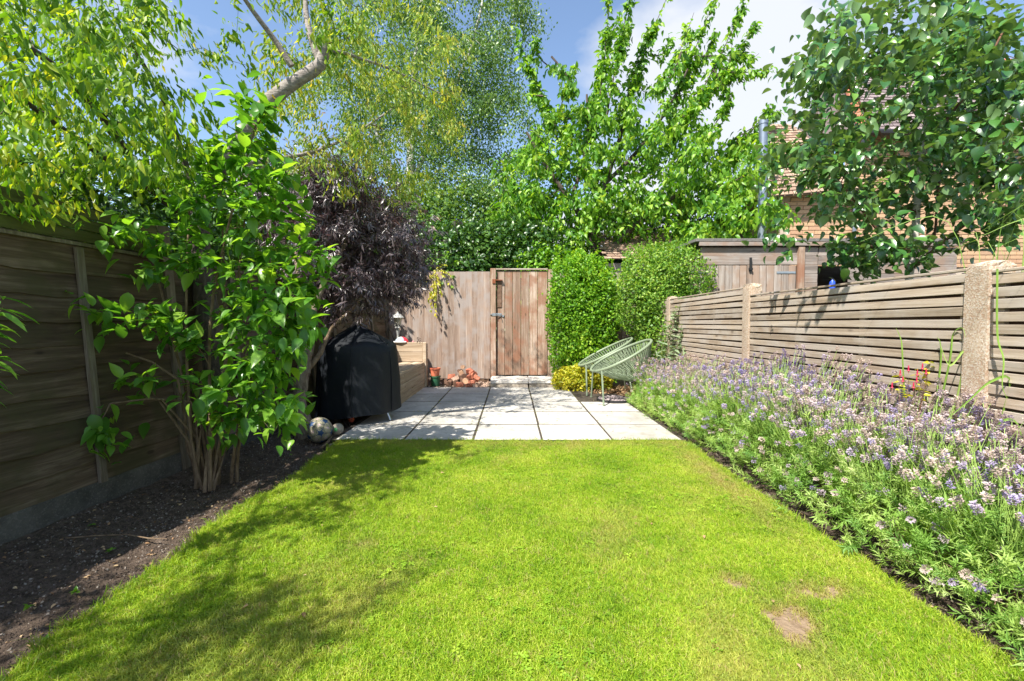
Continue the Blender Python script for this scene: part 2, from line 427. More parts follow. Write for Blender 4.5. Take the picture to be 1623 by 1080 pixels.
def frames(d, n):
    """rotation matrices with columns x, d, n (arrays Nx3)"""
    d = d / (np.linalg.norm(d, axis=1, keepdims=True) + 1e-9)
    x = np.cross(d, n); x /= (np.linalg.norm(x, axis=1, keepdims=True) + 1e-9)
    z = np.cross(x, d)
    return np.stack([x, d, z], axis=2)

def stamp(proto, R, s, L):
    """copies of proto with rotations R, sizes s and places L as one array pair"""
    v, f = proto; n = len(L)
    V = np.einsum('nij,kj->nki', R, v) * np.asarray(s)[:, None, None] + L[:, None, :]
    F = (f[None] + (np.arange(n) * len(v))[:, None, None]).reshape(-1, f.shape[1])
    return V.reshape(-1, 3), F

def mass(name, proto, R, s, L, mat, parent=None, kind='stuff', rnd=None, base=(0, 0, 0), smooth=True, rng=RNG):
    V, F = stamp(proto, R, s, L); n = len(L)
    r = rng.random(n) if rnd is None else rnd
    me = mesh(name, V - np.array(base), F, smooth=smooth, rnd=np.repeat(r, len(proto[0])))
    return link(name, me, mat, parent, base, None, kind)

def unit(n, rng):
    a = rng.normal(size=(n, 3)); return a / np.linalg.norm(a, axis=1, keepdims=True)

def leaf_parts(name, proto, R, s, L, mat, parent, limit=300, rest_name=None, rng=RNG, big_first=True, zfix=None):
    """the leaves that show largest as parts of their own, the rest as one part"""
    base = np.array(parent.location)
    Y = np.maximum(L[:, 1], .3); u = (L[:, 0] / Y) * FPX + 811; v_ = 513 - (L[:, 2] - 1) / Y * FPX
    inside = (u > -5) & (u < 1628) & (v_ > -5) & (v_ < 1085) & (L[:, 1] > .4)
    score = np.where(inside, s / Y, 0)
    if zfix is not None: score = score * zfix
    order = np.argsort(-score); k = min(limit, int(inside.sum())); pick = order[:k]; rest = order[k:]
    protos = []
    me0 = mesh(name, proto[0], proto[1], smooth=True); me0.materials.append(mat)
    for i in pick:
        o = bpy.data.objects.new(name, me0); COL.objects.link(o); o.parent = parent
        Mx = Matrix([[*(R[i][a] * s[i]), L[i][a] - base[a]] for a in range(3)] + [[0, 0, 0, 1]])
        o.matrix_basis = Mx
    if len(rest): mass(rest_name or 'foliage', proto, R[rest], s[rest], L[rest], mat, parent, base=tuple(base), rng=rng)

# ------------------------------------------------------------------ branching
class Skel:
    def __init__(s, rng): s.p = []; s.par = []; s.fix = []; s.rng = rng; s.twigs = []
    def path(s, pts, r0, r1, parent=-1, n=None):
        pts = np.array(pts, float); seg = []
        for i in range(len(pts) - 1):
            m = max(2, int(np.linalg.norm(pts[i + 1] - pts[i]) / .16))
            for k in range(m): seg.append(catmull(pts, i, k / m))
        seg.append(pts[-1]); last = parent; ids = []
        for i, q in enumerate(seg):
            s.p.append(np.array(q)); s.par.append(last); s.fix.append(r0 + (r1 - r0) * i / max(1, len(seg) - 1)); last = len(s.p) - 1; ids.append(last)
        return ids
    def near(s, q): 
        a = np.array(s.p); return int(np.argmin(((a - q) ** 2).sum(1)))
    def grow(s, targets, step=.14, wob=.03, sag=0.0, up=0.15, bias=None):
        """attach every target to the nearest node by a curved twig"""
        T = np.array(targets, float); A = np.array(s.p)
        dist = np.array([np.min(((A - t) ** 2).sum(1)) for t in T]); T = T[np.argsort(dist)]
        buf = np.zeros((len(s.p) + 400 * len(T), 3)); n = len(s.p); buf[:n] = A
        for t in T:
            dd = buf[:n] - t; d2 = (dd ** 2).sum(1) + np.maximum(dd[:, 2], 0) ** 2 * 1.5
            i = int(np.argmin(d2)); a = buf[i]; L = np.linalg.norm(t - a)
            if L < .04: continue
            m = max(2, int(L / step)); c = (a + t) / 2 + np.array([0, 0, up * L]) + s.rng.normal(0, .08 * L, 3); last = i; ids = []
            for k in range(1, m + 1):
                x = k / m; q = a * (1 - x) ** 2 + c * 2 * x * (1 - x) + t * x * x + np.array([0, 0, -sag * L * x * x]) + s.rng.normal(0, wob * step * 2, 3) * (k < m)
                s.p.append(q); s.par.append(last); s.fix.append(0); last = len(s.p) - 1; ids.append(last)
                if n < len(buf): buf[n] = q; n += 1
            s.twigs.append([i] + ids)
        return s
    def radii(s, tip=.003, e=.5):
        n = len(s.p); cnt = np.ones(n)
        kids = np.zeros(n)
        for i in range(n - 1, -1, -1):
            if s.par[i] >= 0: cnt[s.par[i]] += cnt[i] * .35 if False else 0; kids[s.par[i]] += 1
        tips = (kids == 0).astype(float)
        for i in range(n - 1, -1, -1):
            if s.par[i] >= 0: tips[s.par[i]] += tips[i]
        r = tip * np.maximum(tips, 1) ** e
        for i in range(n):
            if s.fix[i] > 0: r[i] = s.fix[i]
            elif s.par[i] >= 0: r[i] = min(r[i], r[s.par[i]] * .8)
        s.r = r; return r
    def mesh_arrays(s, rmin=0, rmax=9, n=5):
        V = []; F = []; P_ = np.array(s.p); par = np.array(s.par); idx = np.where(par >= 0)[0]
        idx = idx[(s.r[idx] >= rmin) & (s.r[idx] < rmax)]
        a = P_[par[idx]]; b = P_[idx]; d = b - a; L = np.linalg.norm(d, axis=1, keepdims=True) + 1e-9; d /= L
        ref = np.tile(np.array([.21, .13, 1.0]), (len(d), 1)); ref[np.abs(d[:, 2]) > .9] = (1, .1, .2)
        x = np.cross(d, ref); x /= np.linalg.norm(x, axis=1, keepdims=True); y = np.cross(d, x)
        ra = np.minimum(s.r[par[idx]], s.r[idx] * 1.6); rb = s.r[idx]
        # continuous along a limb: the lower ring takes the parent's radius when it is the main line
        t = np.arange(n) * 2 * np.pi / n; ct = np.cos(t)[None, :, None]; st = np.sin(t)[None, :, None]
        A = a[:, None] + (x[:, None] * ct + y[:, None] * st) * ra[:, None, None]
        B = b[:, None] + d[:, None] * (rb[:, None, None] * .25) + (x[:, None] * ct + y[:, None] * st) * rb[:, None, None]
        V = np.concatenate([A, B], 1).reshape(-1, 3); m = len(idx); k = np.arange(n)
        f = np.stack([k, (k + 1) % n, n + (k + 1) % n, n + k], 1)
        F = (f[None] + (np.arange(m) * 2 * n)[:, None, None]).reshape(-1, 4)
        return V, F
    def build(s, name, mat, parent, rmin=0, rmax=9, n=6, kind='stuff'):
        V, F = s.mesh_arrays(rmin, rmax, n); b = np.array(parent.location)
        return link(name, mesh(name, V - b, F, smooth=True), mat, parent, tuple(b), None, kind)
    def build_path(s, name, ids, mat, parent, n=10, kind=None, rough=0.0):
        mb = MB(); pts = [s.p[i] for i in ids]; rs = [s.r[i] * (1 + s.rng.normal(0, rough)) for i in ids]
        mb.tube(pts, rs, n); return mb.build(name, mat, parent, smooth=True, kind=kind, base=tuple(parent.location))
    def leaf_sites(s, per_m, start=.25, rng=None):
        rng = rng or s.rng; pos = []; dr = []
        for tw in s.twigs:
            pts = np.array([s.p[i] for i in tw]); seg = np.linalg.norm(np.diff(pts, axis=0), axis=1); L = seg.sum()
            n = max(2, rng.poisson(per_m * L * (1 - start) + 1.5)); u = start + (1 - start) * rng.random(n) ** .85; cum = np.concatenate([[0], np.cumsum(seg)]) / L
            for x in u:
                k = min(np.searchsorted(cum, x, side='right') - 1, len(seg) - 1); f = (x - cum[k]) / max(cum[k + 1] - cum[k], 1e-6)
                pos.append(pts[k] * (1 - f) + pts[k + 1] * f); dr.append((pts[k + 1] - pts[k]) / (seg[k] + 1e-9))
        return np.array(pos), np.array(dr)

def catmull(p, i, t):
    a = p[max(i - 1, 0)]; b = p[i]; c = p[i + 1]; d = p[min(i + 2, len(p) - 1)]
    return .5 * (2 * b + (c - a) * t + (2 * a - 5 * b + 4 * c - d) * t * t + (-a + 3 * b - 3 * c + d) * t ** 3)

def leaf_orient(dr, rng, out=.9, droop=.35, flat=.6):
    """leaf directions off a twig, and face normals"""
    n = len(dr); r = unit(n, rng); r -= (r * dr).sum(1, keepdims=True) * dr; r /= np.linalg.norm(r, axis=1, keepdims=True) + 1e-9
    d = dr * .6 + r * out + np.array([0, 0, -droop]) + rng.normal(0, .15, (n, 3))
    nn = unit(n, rng) * (1 - flat) + np.array([0, 0, 1.0]) * flat
    return frames(d, nn)

# ------------------------------------------------------------------ ground, beds, lawn, patio
def vnoise(x, y, seed=0, f=1.0):
    g = np.random.default_rng(seed); s = 0
    for k in range(7):
        a = g.uniform(0, 6.28); fr = f * g.uniform(.6, 1.7) * (1.5 ** (k % 4)); s = s + np.sin((x * math.cos(a) + y * math.sin(a)) * fr + g.uniform(0, 6.28)) / (1.4 ** (k % 4))
    return s / 4

def grid_mesh(name, x0, x1, y0, y1, nx, ny, zf, mat, mask=None, rndf=None, kind='structure', xmap=None):
    xs = np.linspace(x0, x1, nx); ys = np.linspace(y0, y1, ny); X, Y = np.meshgrid(xs, ys)
    if xmap: X = xmap(X, Y)
    Z = zf(X, Y); V = np.stack([X, Y, Z], 2).reshape(-1, 3)
    i = np.arange(nx - 1)[None, :] + np.arange(ny - 1)[:, None] * nx
    F = np.stack([i, i + 1, i + nx + 1, i + nx], 2).reshape(-1, 4)
    me = mesh(name, V, F, smooth=True, rnd=None if rndf is None else rndf(X, Y).ravel())
    return link(name, me, mat, None, kind=kind)

def ground_mat():
    m, t, b, o = new_mat('rough_ground'); v = obj_coord(t, rand=False); n = noise(t, v, 3, 8, .7)
    t.links.new(ramp(t, n, [(.35, (.035, .03, .02)), (.6, (.07, .075, .03)), (.8, (.11, .10, .06))]), b.inputs['Base Color']); b.inputs['Roughness'].default_value = .95
    return m
v, f = [(-150, -60, -.07), (150, -60, -.07), (150, 240, -.07), (-150, 240, -.07)], [(0, 1, 2, 3)]
tag(link('ground', mesh('ground', v, f), ground_mat()), kind='structure')

LFX = lambda Y: -2.42 + .05 * Y            # line of the left fence at the ground
def lawn_left(Y): return -1.40 + .03 * np.sin(Y * 2.3) + .025 * np.sin(Y * 7.1 + 1) + .012 * np.sin(Y * 17) - .09 * np.clip((Y - 3.2) / .6, 0, 1)
def lawn_right(Y): return 1.43 + .012 * np.sin(Y * 3.1 + 2) + .008 * np.sin(Y * 11)
soil_z = lambda X, Y: -.03 + .018 * vnoise(X, Y, 3, 5) + .012 * vnoise(X, Y, 4, 16) + .03 * np.clip((-1.75 - X) / .5, 0, 1)
grid_mesh('soil_bed', 0, 1, -1.0, 7.6, 60, 430, soil_z, M['soil'], xmap=lambda X, Y: -2.62 + (1.34) * X)
soil_zr = lambda X, Y: -.035 + .014 * vnoise(X, Y, 8, 6) + .010 * vnoise(X, Y, 9, 18)
grid_mesh('planting_bed', 0, 1, -1.0, 7.6, 30, 430, soil_zr, M['soil'], xmap=lambda X, Y: 1.30 + .80 * X)

def bare(X, Y):
    Xo, Yo = X, Y; X = X + .03 * vnoise(Xo, Yo, 61, 22); Y = Y + .03 * vnoise(Xo, Yo, 62, 22)
    """1 where the turf is worn to earth, with the dry fringe round it"""
    a = np.exp(-(((X - .93) * .8 + (Y - 1.47) * .9) / .13) ** 2 - (((X - .93) * .9 - (Y - 1.47) * .55) / .055) ** 2 * .55)
    b = np.exp(-((X - 1.14) / .10) ** 2 - ((Y - 1.66) / .05) ** 2)
    c = .8 * np.exp(-((X - .86) / .07) ** 2 - ((Y - 1.72) / .045) ** 2)
    d = .55 * np.exp(-((X + .66) / .05) ** 2 - ((Y - 2.0) / .05) ** 2)
    e = .8 * np.exp(-((X - 1.30 ) / .11) ** 2 - ((Y - 2.9) / .7) ** 2) + .35 * np.exp(-((Y - 3.7) / .12) ** 2)
    n = 1 + .5 * vnoise(X, Y, 21, 34) + .5 * vnoise(X, Y, 22, 90)
    return np.clip((a * 1.7 + b * 1.25 + c + d) * n, 0, 1), np.clip(e * n, 0, 1)
lawn_z = lambda X, Y: .002 + .008 * vnoise(X, Y, 5, 2.2)
def lawn_map(X, Y): return lawn_left(Y) + (lawn_right(Y) - lawn_left(Y)) * X
grid_mesh('lawn', 0, 1, -.4, 3.80, 140, 200, lawn_z, M['lawn_base'], xmap=lawn_map, rndf=lambda X, Y: np.clip(bare(X, Y)[0] * 1.4, 0, 1))

# instancing of uncountable stuff: protos live unlinked and are scattered by geometry nodes
def scatter(name, pts, rots, scales, protos, mat, label, cat, dry=None, kind='stuff'):
    me = bpy.data.meshes.new(name + '_points'); n = len(pts); me.vertices.add(n); me.vertices.foreach_set('co', np.asarray(pts, np.float32).ravel())
    for nm, ty, arr in (('rot', 'FLOAT_VECTOR', rots), ('scl', 'FLOAT_VECTOR', scales)):
        a = me.attributes.new(nm, ty, 'POINT'); a.data.foreach_set('vector', np.asarray(arr, np.float32).ravel())
    a = me.attributes.new('pick', 'INT', 'POINT'); a.data.foreach_set('value', RNG.integers(0, len(protos), n).astype(np.int32))
    a = me.attributes.new('dry', 'FLOAT', 'POINT'); a.data.foreach_set('value', np.asarray(dry if dry is not None else np.zeros(n), np.float32))
    o = link(name, me); tag(o, label, cat, kind=kind)
    g = bpy.data.node_groups.new(name + '_scatter', 'GeometryNodeTree'); g.interface.new_socket('Geometry', in_out='INPUT', socket_type='NodeSocketGeometry'); g.interface.new_socket('Geometry', in_out='OUTPUT', socket_type='NodeSocketGeometry')
    gi = g.nodes.new('NodeGroupInput'); go = g.nodes.new('NodeGroupOutput')
    join = g.nodes.new('GeometryNodeJoinGeometry')
    def attr(nm, ty):
        q = g.nodes.new('GeometryNodeInputNamedAttribute'); q.data_type = ty; q.inputs['Name'].default_value = nm; return q.outputs['Attribute']
    pk = attr('pick', 'INT'); rt = attr('rot', 'FLOAT_VECTOR'); sc = attr('scl', 'FLOAT_VECTOR')
    for i, pm in enumerate(protos):
        po = bpy.data.objects.new(name + '_tuft', pm)
        if len(pm.materials) == 0: pm.materials.append(mat)
        oi = g.nodes.new('GeometryNodeObjectInfo'); oi.inputs['Object'].default_value = po; oi.inputs['As Instance'].default_value = True
        cmp = g.nodes.new('FunctionNodeCompare'); cmp.data_type = 'INT'; cmp.operation = 'EQUAL'; g.links.new(pk, cmp.inputs[2]); cmp.inputs[3].default_value = i
        ip = g.nodes.new('GeometryNodeInstanceOnPoints'); g.links.new(gi.outputs[0], ip.inputs['Points']); g.links.new(cmp.outputs[0], ip.inputs['Selection'])
        g.links.new(oi.outputs['Geometry'], ip.inputs['Instance']); g.links.new(rt, ip.inputs['Rotation']); g.links.new(sc, ip.inputs['Scale'])
        g.links.new(ip.outputs[0], join.inputs[0])
    g.links.new(join.outputs[0], go.inputs[0]); md = o.modifiers.new('scatter', 'NODES'); md.node_group = g
    return o

def tuft(nb, rad, h0, h1, wid, seed, lean=.5):
    g = np.random.default_rng(seed); V = []; F = []; R = []
    for i in range(nb):
        a = g.uniform(0, 6.28); r = rad * math.sqrt(g.random()); x, y = r * math.cos(a), r * math.sin(a); h = g.uniform(h0, h1); w_ = wid * g.uniform(.6, 1.2)
        b = g.uniform(0, 6.28); l = lean * g.random() ** .7 * h; dx, dy = math.cos(b) * l, math.sin(b) * l; c = g.uniform(0, 6.28); wx, wy = math.cos(c) * w_, math.sin(c) * w_
        n = len(V); V += [(x - wx, y - wy, -.004), (x + wx, y + wy, -.004), (x + dx * .35 - wx * .8, y + dy * .35 - wy * .8, h * .6), (x + dx * .35 + wx * .8, y + dy * .35 + wy * .8, h * .6), (x + dx, y + dy, h * (1 - .25 * lean))]
        F += [(n, n + 1, n + 3, n + 2), (n + 2, n + 3, n + 4)]; R += [g.random()] * 5
    return mesh('tuft', V, F, rnd=R)
def clover(seed):
    g = np.random.default_rng(seed); V = []; F = []; R = []
    for i in range(7):
        a = g.uniform(0, 6.28); r = .03 * math.sqrt(g.random()); x, y, z = r * math.cos(a), r * math.sin(a), g.uniform(.018, .032); q = g.random() * .4; t0 = g.uniform(0, 6)
        for k in range(3):
            t = t0 + k * 2.09; s_ = g.uniform(.006, .009); n = len(V); ux, uy = math.cos(t), math.sin(t)
            V += [(x, y, z), (x + s_ * (ux - uy * .6), y + s_ * (uy + ux * .6), z + .002), (x + ux * s_ * 1.5, y + uy * s_ * 1.5, z), (x + s_ * (ux + uy * .6), y + s_ * (uy - ux * .6), z + .002)]
            F += [(n, n + 1, n + 2, n + 3)]; R += [q] * 4
    return mesh('clover_tuft', V, F, rnd=R)

n = 150000
y = 0.55 + (3.80 - .55) * RNG.random(n) ** 1.15; lx = lawn_left(y) - .01; rx = lawn_right(y) + .012; x = lx + (rx - lx) * RNG.random(n)
b0, e0 = bare(x, y); fray = .03 * (vnoise(x, y, 31, 40)) 
keep = (RNG.random(n) > b0 ** 1.3 * 1.05) & (x > lx + fray * .9) & (y < 3.79 + fray * .3) & (RNG.random(n) > .35 * e0)
x, y, b0, e0 = x[keep], y[keep], b0[keep], e0[keep]; n = len(x)
pts = np.stack([x, y, lawn_z(x, y)], 1)
hs_ = (.78 + .35 * vnoise(x, y, 33, 5) + .5 * RNG.random(n) ** 2) * (1 - .5 * b0)
edge = np.clip((lawn_left(y) + .06 - x) / .06, 0, 1); hs_ = hs_ * (1 + .35 * edge)
rots = np.stack([RNG.normal(0, .12, n), RNG.normal(0, .12, n), RNG.uniform(0, 6.28, n)], 1)
sc = np.stack([.8 + .4 * RNG.random(n)] * 2 + [hs_], 1)
dryv = np.clip(.95 * b0 + .75 * e0 + .6 * np.clip(vnoise(x, y, 35, 4.5) - .2, 0, 1) + (RNG.random(n) < .09) * .7, 0, .9)
lawn_tufts = [tuft(13, .020, .014, .034, .0013, 40 + i, .9) for i in range(6)]
scatter('grass', pts, rots, sc, lawn_tufts, M['grass'], 'short mown bright green grass of the lawn, in blades', 'grass', dry=dryv)
M['clover'] = leaf_mat('clover_leaf', [(.2, (.14, .27, .015)), (.6, (.25, .40, .025)), (.9, (.40, .50, .05))], trans=.35, rough=.6, spec=.3)
n = 2600; y = .6 + 3.1 * RNG.random(n) ** 1.1; x = lawn_left(y) + .02 + (lawn_right(y) - lawn_left(y) - .05) * RNG.random(n)
k = (vnoise(x, y, 51, 3.2) + np.where(x < .2, .12, -.12) + RNG.normal(0, .28, n) > .3) & (bare(x, y)[0] < .3); x, y = x[k], y[k]; n = len(x)
scatter('clover', np.stack([x, y, lawn_z(x, y) - .002], 1), np.stack([RNG.normal(0, .2, n), RNG.normal(0, .2, n), RNG.uniform(0, 6, n)], 1), np.repeat(RNG.uniform(.5, 1.0, n)[:, None], 3, 1), [clover(60 + i) for i in range(3)], M['clover'], 'clover and small weeds growing through the lawn', 'clover')
# a few longer blades that hang over the bed and the patio edge
n = 2600; s_ = RNG.random(n); y = np.where(s_ < .45, .6 + 3.2 * RNG.random(n), np.where(s_ < .75, 3.79, .7 + 3.0 * RNG.random(n)))
x = np.where(s_ < .45, lawn_left(y) + RNG.normal(0, .022, n), np.where(s_ < .75, -1.4 + 2.8 * RNG.random(n), lawn_right(y) + RNG.normal(0, .01, n)))
scatter('grass_edge', np.stack([x, y, lawn_z(x, y) - .006], 1), np.stack([RNG.normal(0, .3, n), RNG.normal(0, .3, n), RNG.uniform(0, 6, n)], 1), np.repeat(RNG.uniform(.55, 1.2, n)[:, None], 3, 1), [tuft(7, .012, .03, .065, .0014, 80 + i, .9) for i in range(4)], M['grass'], 'longer uncut grass blades along the edges of the lawn', 'grass', dry=np.where(RNG.random(n) < .25, .5, .05))

q_ = []
for xj in (-.92, -.332, .256, .853): q_ += [(xj + RNG.normal(0, .006), yy_, .014) for yy_ in RNG.uniform(3.85, 6.9, 26)]
for yj in (4.41, 5.05, 5.70): q_ += [(xx_, yj, .014) for xx_ in RNG.uniform(-1.3, 1.3, 14)]
q_ += [(-1.05 + RNG.normal(0, .03), 5.06 + RNG.normal(0, .012), .014) for _ in range(9)]
q_ = np.array(q_); n = len(q_); scatter('joint_moss', q_, RNG.normal(0, .2, (n, 3)) + [0, 0, 1], np.repeat(RNG.uniform(.3, .8, n)[:, None], 3, 1), [tuft(8, .010, .015, .035, .0014, 90 + i, 1.0) for i in range(3)], M['grass'], 'tiny grass and moss growing in the joints of the patio', 'moss', dry=RNG.uniform(.1, .7, n))
# soil crumbs, stones and leaf litter on the bed
def pebbles(seed, rough=.25):
    v_, f_ = blob(1, seed, 1, rough, (1, .8, .6)); return mesh('crumb', v_, f_)
def bedpts(n, right=False):
    y = .6 + 5.6 * RNG.random(n) ** 1.25
    if right: x = lawn_right(y) + .01 + .2 * RNG.random(n); z = soil_zr(x, y)
    else: x = LFX(y) + .03 + (lawn_left(y) - LFX(y) - .0) * RNG.random(n) ** .9; z = soil_z(x, y)
    k = ~((y > 3.78) & (x > -1.52)); return np.stack([x, y, z], 1)[k]
for nm, cnt, s0, s1, mt, lb in (('soil_crumbs', 26000, .0025, .009, 'clod', 'dark crumbs and clods of earth over the left bed'),
                                ('gravel', 3600, .003, .008, 'stone_chip', 'small pale stones scattered over the soil')):
    q = np.concatenate([bedpts(cnt), bedpts(cnt // 6, True)]); n = len(q); ss = (s0 + (s1 - s0) * RNG.random(n) ** 2.2)[:, None]
    scatter(nm, q, RNG.uniform(0, 6, (n, 3)), np.repeat(ss, 3, 1), [pebbles(i + 5) for i in range(4)], M[mt], lb, 'soil' if mt == 'clod' else 'gravel')
q = np.concatenate([bedpts(1500), bedpts(200, True)]); n = len(q)
mass('leaf_litter', LEAF_MID, frames(unit(n, RNG) * [1, 1, .25], unit(n, RNG) * .5 + [0, 0, 1]), RNG.uniform(.006, .020, n) , q + [0, 0, .006], M['litter'], kind='stuff')
tag(bpy.data.objects['leaf_litter'], 'dry brown fallen leaves lying on the dark soil', 'leaves', kind='stuff')

n = 170; y_ = RNG.uniform(.9, 6.8, n); x_ = RNG.uniform(-1.3, 1.35, n); z_ = np.where(y_ < 3.8, .028, .022)
k_ = (y_ > 3.8) | (RNG.random(n) < .45); n = int(k_.sum()); q = np.stack([x_, y_, z_], 1)[k_]
tag(mass('fallen_leaves', LEAF_MID, frames(unit(n, RNG) * [1, 1, .2], unit(n, RNG) * .3 + [0, 0, 1]), RNG.uniform(.008, .024, n), q, M['litter'], kind='stuff'), 'a few small dry leaves dropped on the lawn and the paving', 'leaves', kind='stuff')
# patio: base and slabs
xs_ = [-1.51, -.92, -.332, .256, .853, 1.445]; ys_ = [3.81, 4.41, 5.05, 5.70, 6.33, 6.98]
patio = empty('patio', (0, 5.4, 0)); patio['kind'] = 'structure'
link('patio_base', mesh('patio_base', [(-1.55, 3.815, .0150), (1.48, 3.815, .0150), (1.48, 7.62, .0150), (-1.55, 7.62, .0150)], [(0, 1, 2, 3)]), plain('joint_sand', (.05, .038, .026), .95, 0, 30, .5, .5), patio, (0, 0, 0))
rng = np.random.default_rng(5)
for j in range(5):
    for i in range(5):
        if i == 4 and j >= 3: continue
        a, b_, c, d = xs_[i] + .007, xs_[i + 1] - .007, ys_[j] + .014, ys_[j + 1] - .014
        if j == 0: c += rng.uniform(-.006, .006)
        sv, sf = box_vf(b_ - a, d - c, .045, bev=.005)
        sv = [(p[0] + (rng.uniform(-.003, .003)), p[1] + rng.uniform(-.003, .003), p[2]) for p in sv]
        me = mesh('paving_slab', sv, sf); fix_normals(me)
        link('paving_slab', me, M['slab'], patio, ((a + b_) / 2, (c + d) / 2, -.005 + rng.uniform(-.0008, .0008)), (rng.normal(0, .0008), rng.normal(0, .0008), rng.normal(0, .002)))

# ------------------------------------------------------------------ left fence (overlapping waney boards, in its own shade)
LEAN = .072
def LF(Y, z, off=0.0): return np.array([LFX(Y) - LEAN * z + off, Y, z])
lf = empty('left_fence', (LFX(3.1), 3.1, 0), 'dark weathered fence of overlapping horizontal boards behind the left soil bed', 'fence')
rng = np.random.default_rng(11)
def lap_board(y0, y1, z0, z1, parent, mat, seed, wane=.012, lap=.020, th=.012, step=.17):
    n = max(3, int((y1 - y0) / step)); g = np.random.default_rng(seed); V = []; F = []
    ph = g.uniform(0, 6, 3)
    for i in range(n + 1):
        Y = y0 + (y1 - y0) * i / n; wv = wane * (math.sin(Y * 5 + ph[0]) * .6 + math.sin(Y * 13 + ph[1]) * .4) + g.normal(0, wane * .25)
        bow = .004 * math.sin(Y * 3 + ph[2])
        V += [LF(Y, z0 + wv, lap + bow), LF(Y, z0 + wv, lap - th + bow), LF(Y, z1, -th + .004), LF(Y, z1, .004)]
    for i in range(n):
        a = 4 * i
        for k in range(4): F.append((a + k, a + (k + 1) % 4, a + 4 + (k + 1) % 4, a + 4 + k))
    F += [(0, 1, 2, 3), (4 * n + 3, 4 * n + 2, 4 * n + 1, 4 * n)]
    c = LF((y0 + y1) / 2, (z0 + z1) / 2); me = mesh('board', np.array(V) - c, F); fix_normals(me)
    return link('board', me, mat, parent, tuple(c))
def upright(name, Y, z0, z1, wy, wx, off, mat, parent):
    mb = MB(); V = []
    for z in (z0, z1):
        for dx, dy in ((0, -wy / 2), (wx, -wy / 2), (wx, wy / 2), (0, wy / 2)): p = LF(Y + dy, z, off + dx); V.append((p[0], p[1], z))
    mb.add(V, [(0, 1, 2, 3), (4, 5, 6, 7), (0, 1, 5, 4), (1, 2, 6, 5), (2, 3, 7, 6), (3, 0, 4, 7)])
    c = LF(Y, (z0 + z1) / 2); return mb.build(name, mat, parent, base=tuple(c))
edges = [-.55, 1.28, 3.11, 4.36, 5.60, 7.58]; seed = 100
for a, b_ in zip(edges[:-1], edges[1:]):
    pn = empty('fence_panel', (0, 0, 0)); pn.parent = lf; c = LF((a + b_) / 2, 0); pn.location = Vector(c) - lf.location
    nb = 10; H0, H1 = .13, 1.42
    for k in range(nb):
        zz0 = H0 + (H1 - H0) * k / nb - .018; seed += 1
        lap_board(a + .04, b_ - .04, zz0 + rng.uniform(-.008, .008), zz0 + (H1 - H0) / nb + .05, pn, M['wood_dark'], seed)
    mid = [a + (b_ - a) * .333, a + (b_ - a) * .667] if b_ - a > 1.4 and a < 4 else [(a + b_) / 2] if b_ - a < 1.4 else [6.24, 6.9]
    for Y in mid: upright('batten', Y, .12, 1.415, .04, .018, .022, M['wood_batten'], pn)
    cap = MB(); V = []
    for Y in (a + .04, b_ - .04):
        for dx, dz in ((-.02, 0), (.035, 0), (.035, .018), (-.02, .018)): p = LF(Y, 1.425 + dz, dx); V.append(p)
    cap.add(V, [(0, 1, 2, 3), (4, 5, 6, 7), (0, 1, 5, 4), (1, 2, 6, 5), (2, 3, 7, 6), (3, 0, 4, 7)]).build('top_rail', M['wood_batten'], pn, base=tuple(c))
    V = []
    for Y in (a + .045, b_ - .045):
        for dx, z in ((-.03, -.09), (.012, -.09), (.012, .125), (-.03, .125)): V.append(LF(Y, z, dx + .01))
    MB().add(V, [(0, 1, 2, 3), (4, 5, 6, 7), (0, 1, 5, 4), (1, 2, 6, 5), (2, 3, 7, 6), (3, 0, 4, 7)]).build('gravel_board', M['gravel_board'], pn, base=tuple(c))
    if b_ < 3.2:
        for k in range(3):
            V = []
            for Y in (a + .02, b_ - .02):
                z0 = 1.455 + k * .068
                for dx, z in ((0, z0), (.014, z0), (.006, z0 + .062), (-.008, z0 + .062)): V.append(LF(Y, z, dx))
            MB().add(V, [(0, 1, 2, 3), (4, 5, 6, 7), (0, 1, 5, 4), (1, 2, 6, 5), (2, 3, 7, 6), (3, 0, 4, 7)]).build('top_board', M['wood_green'], pn, base=tuple(LF((a + b_) / 2, 1.5)))
for Y in edges: upright('post', Y, -.05, 1.47 if Y > 3.2 else 1.66, .075, .075, -.045, M['wood_batten'], lf)

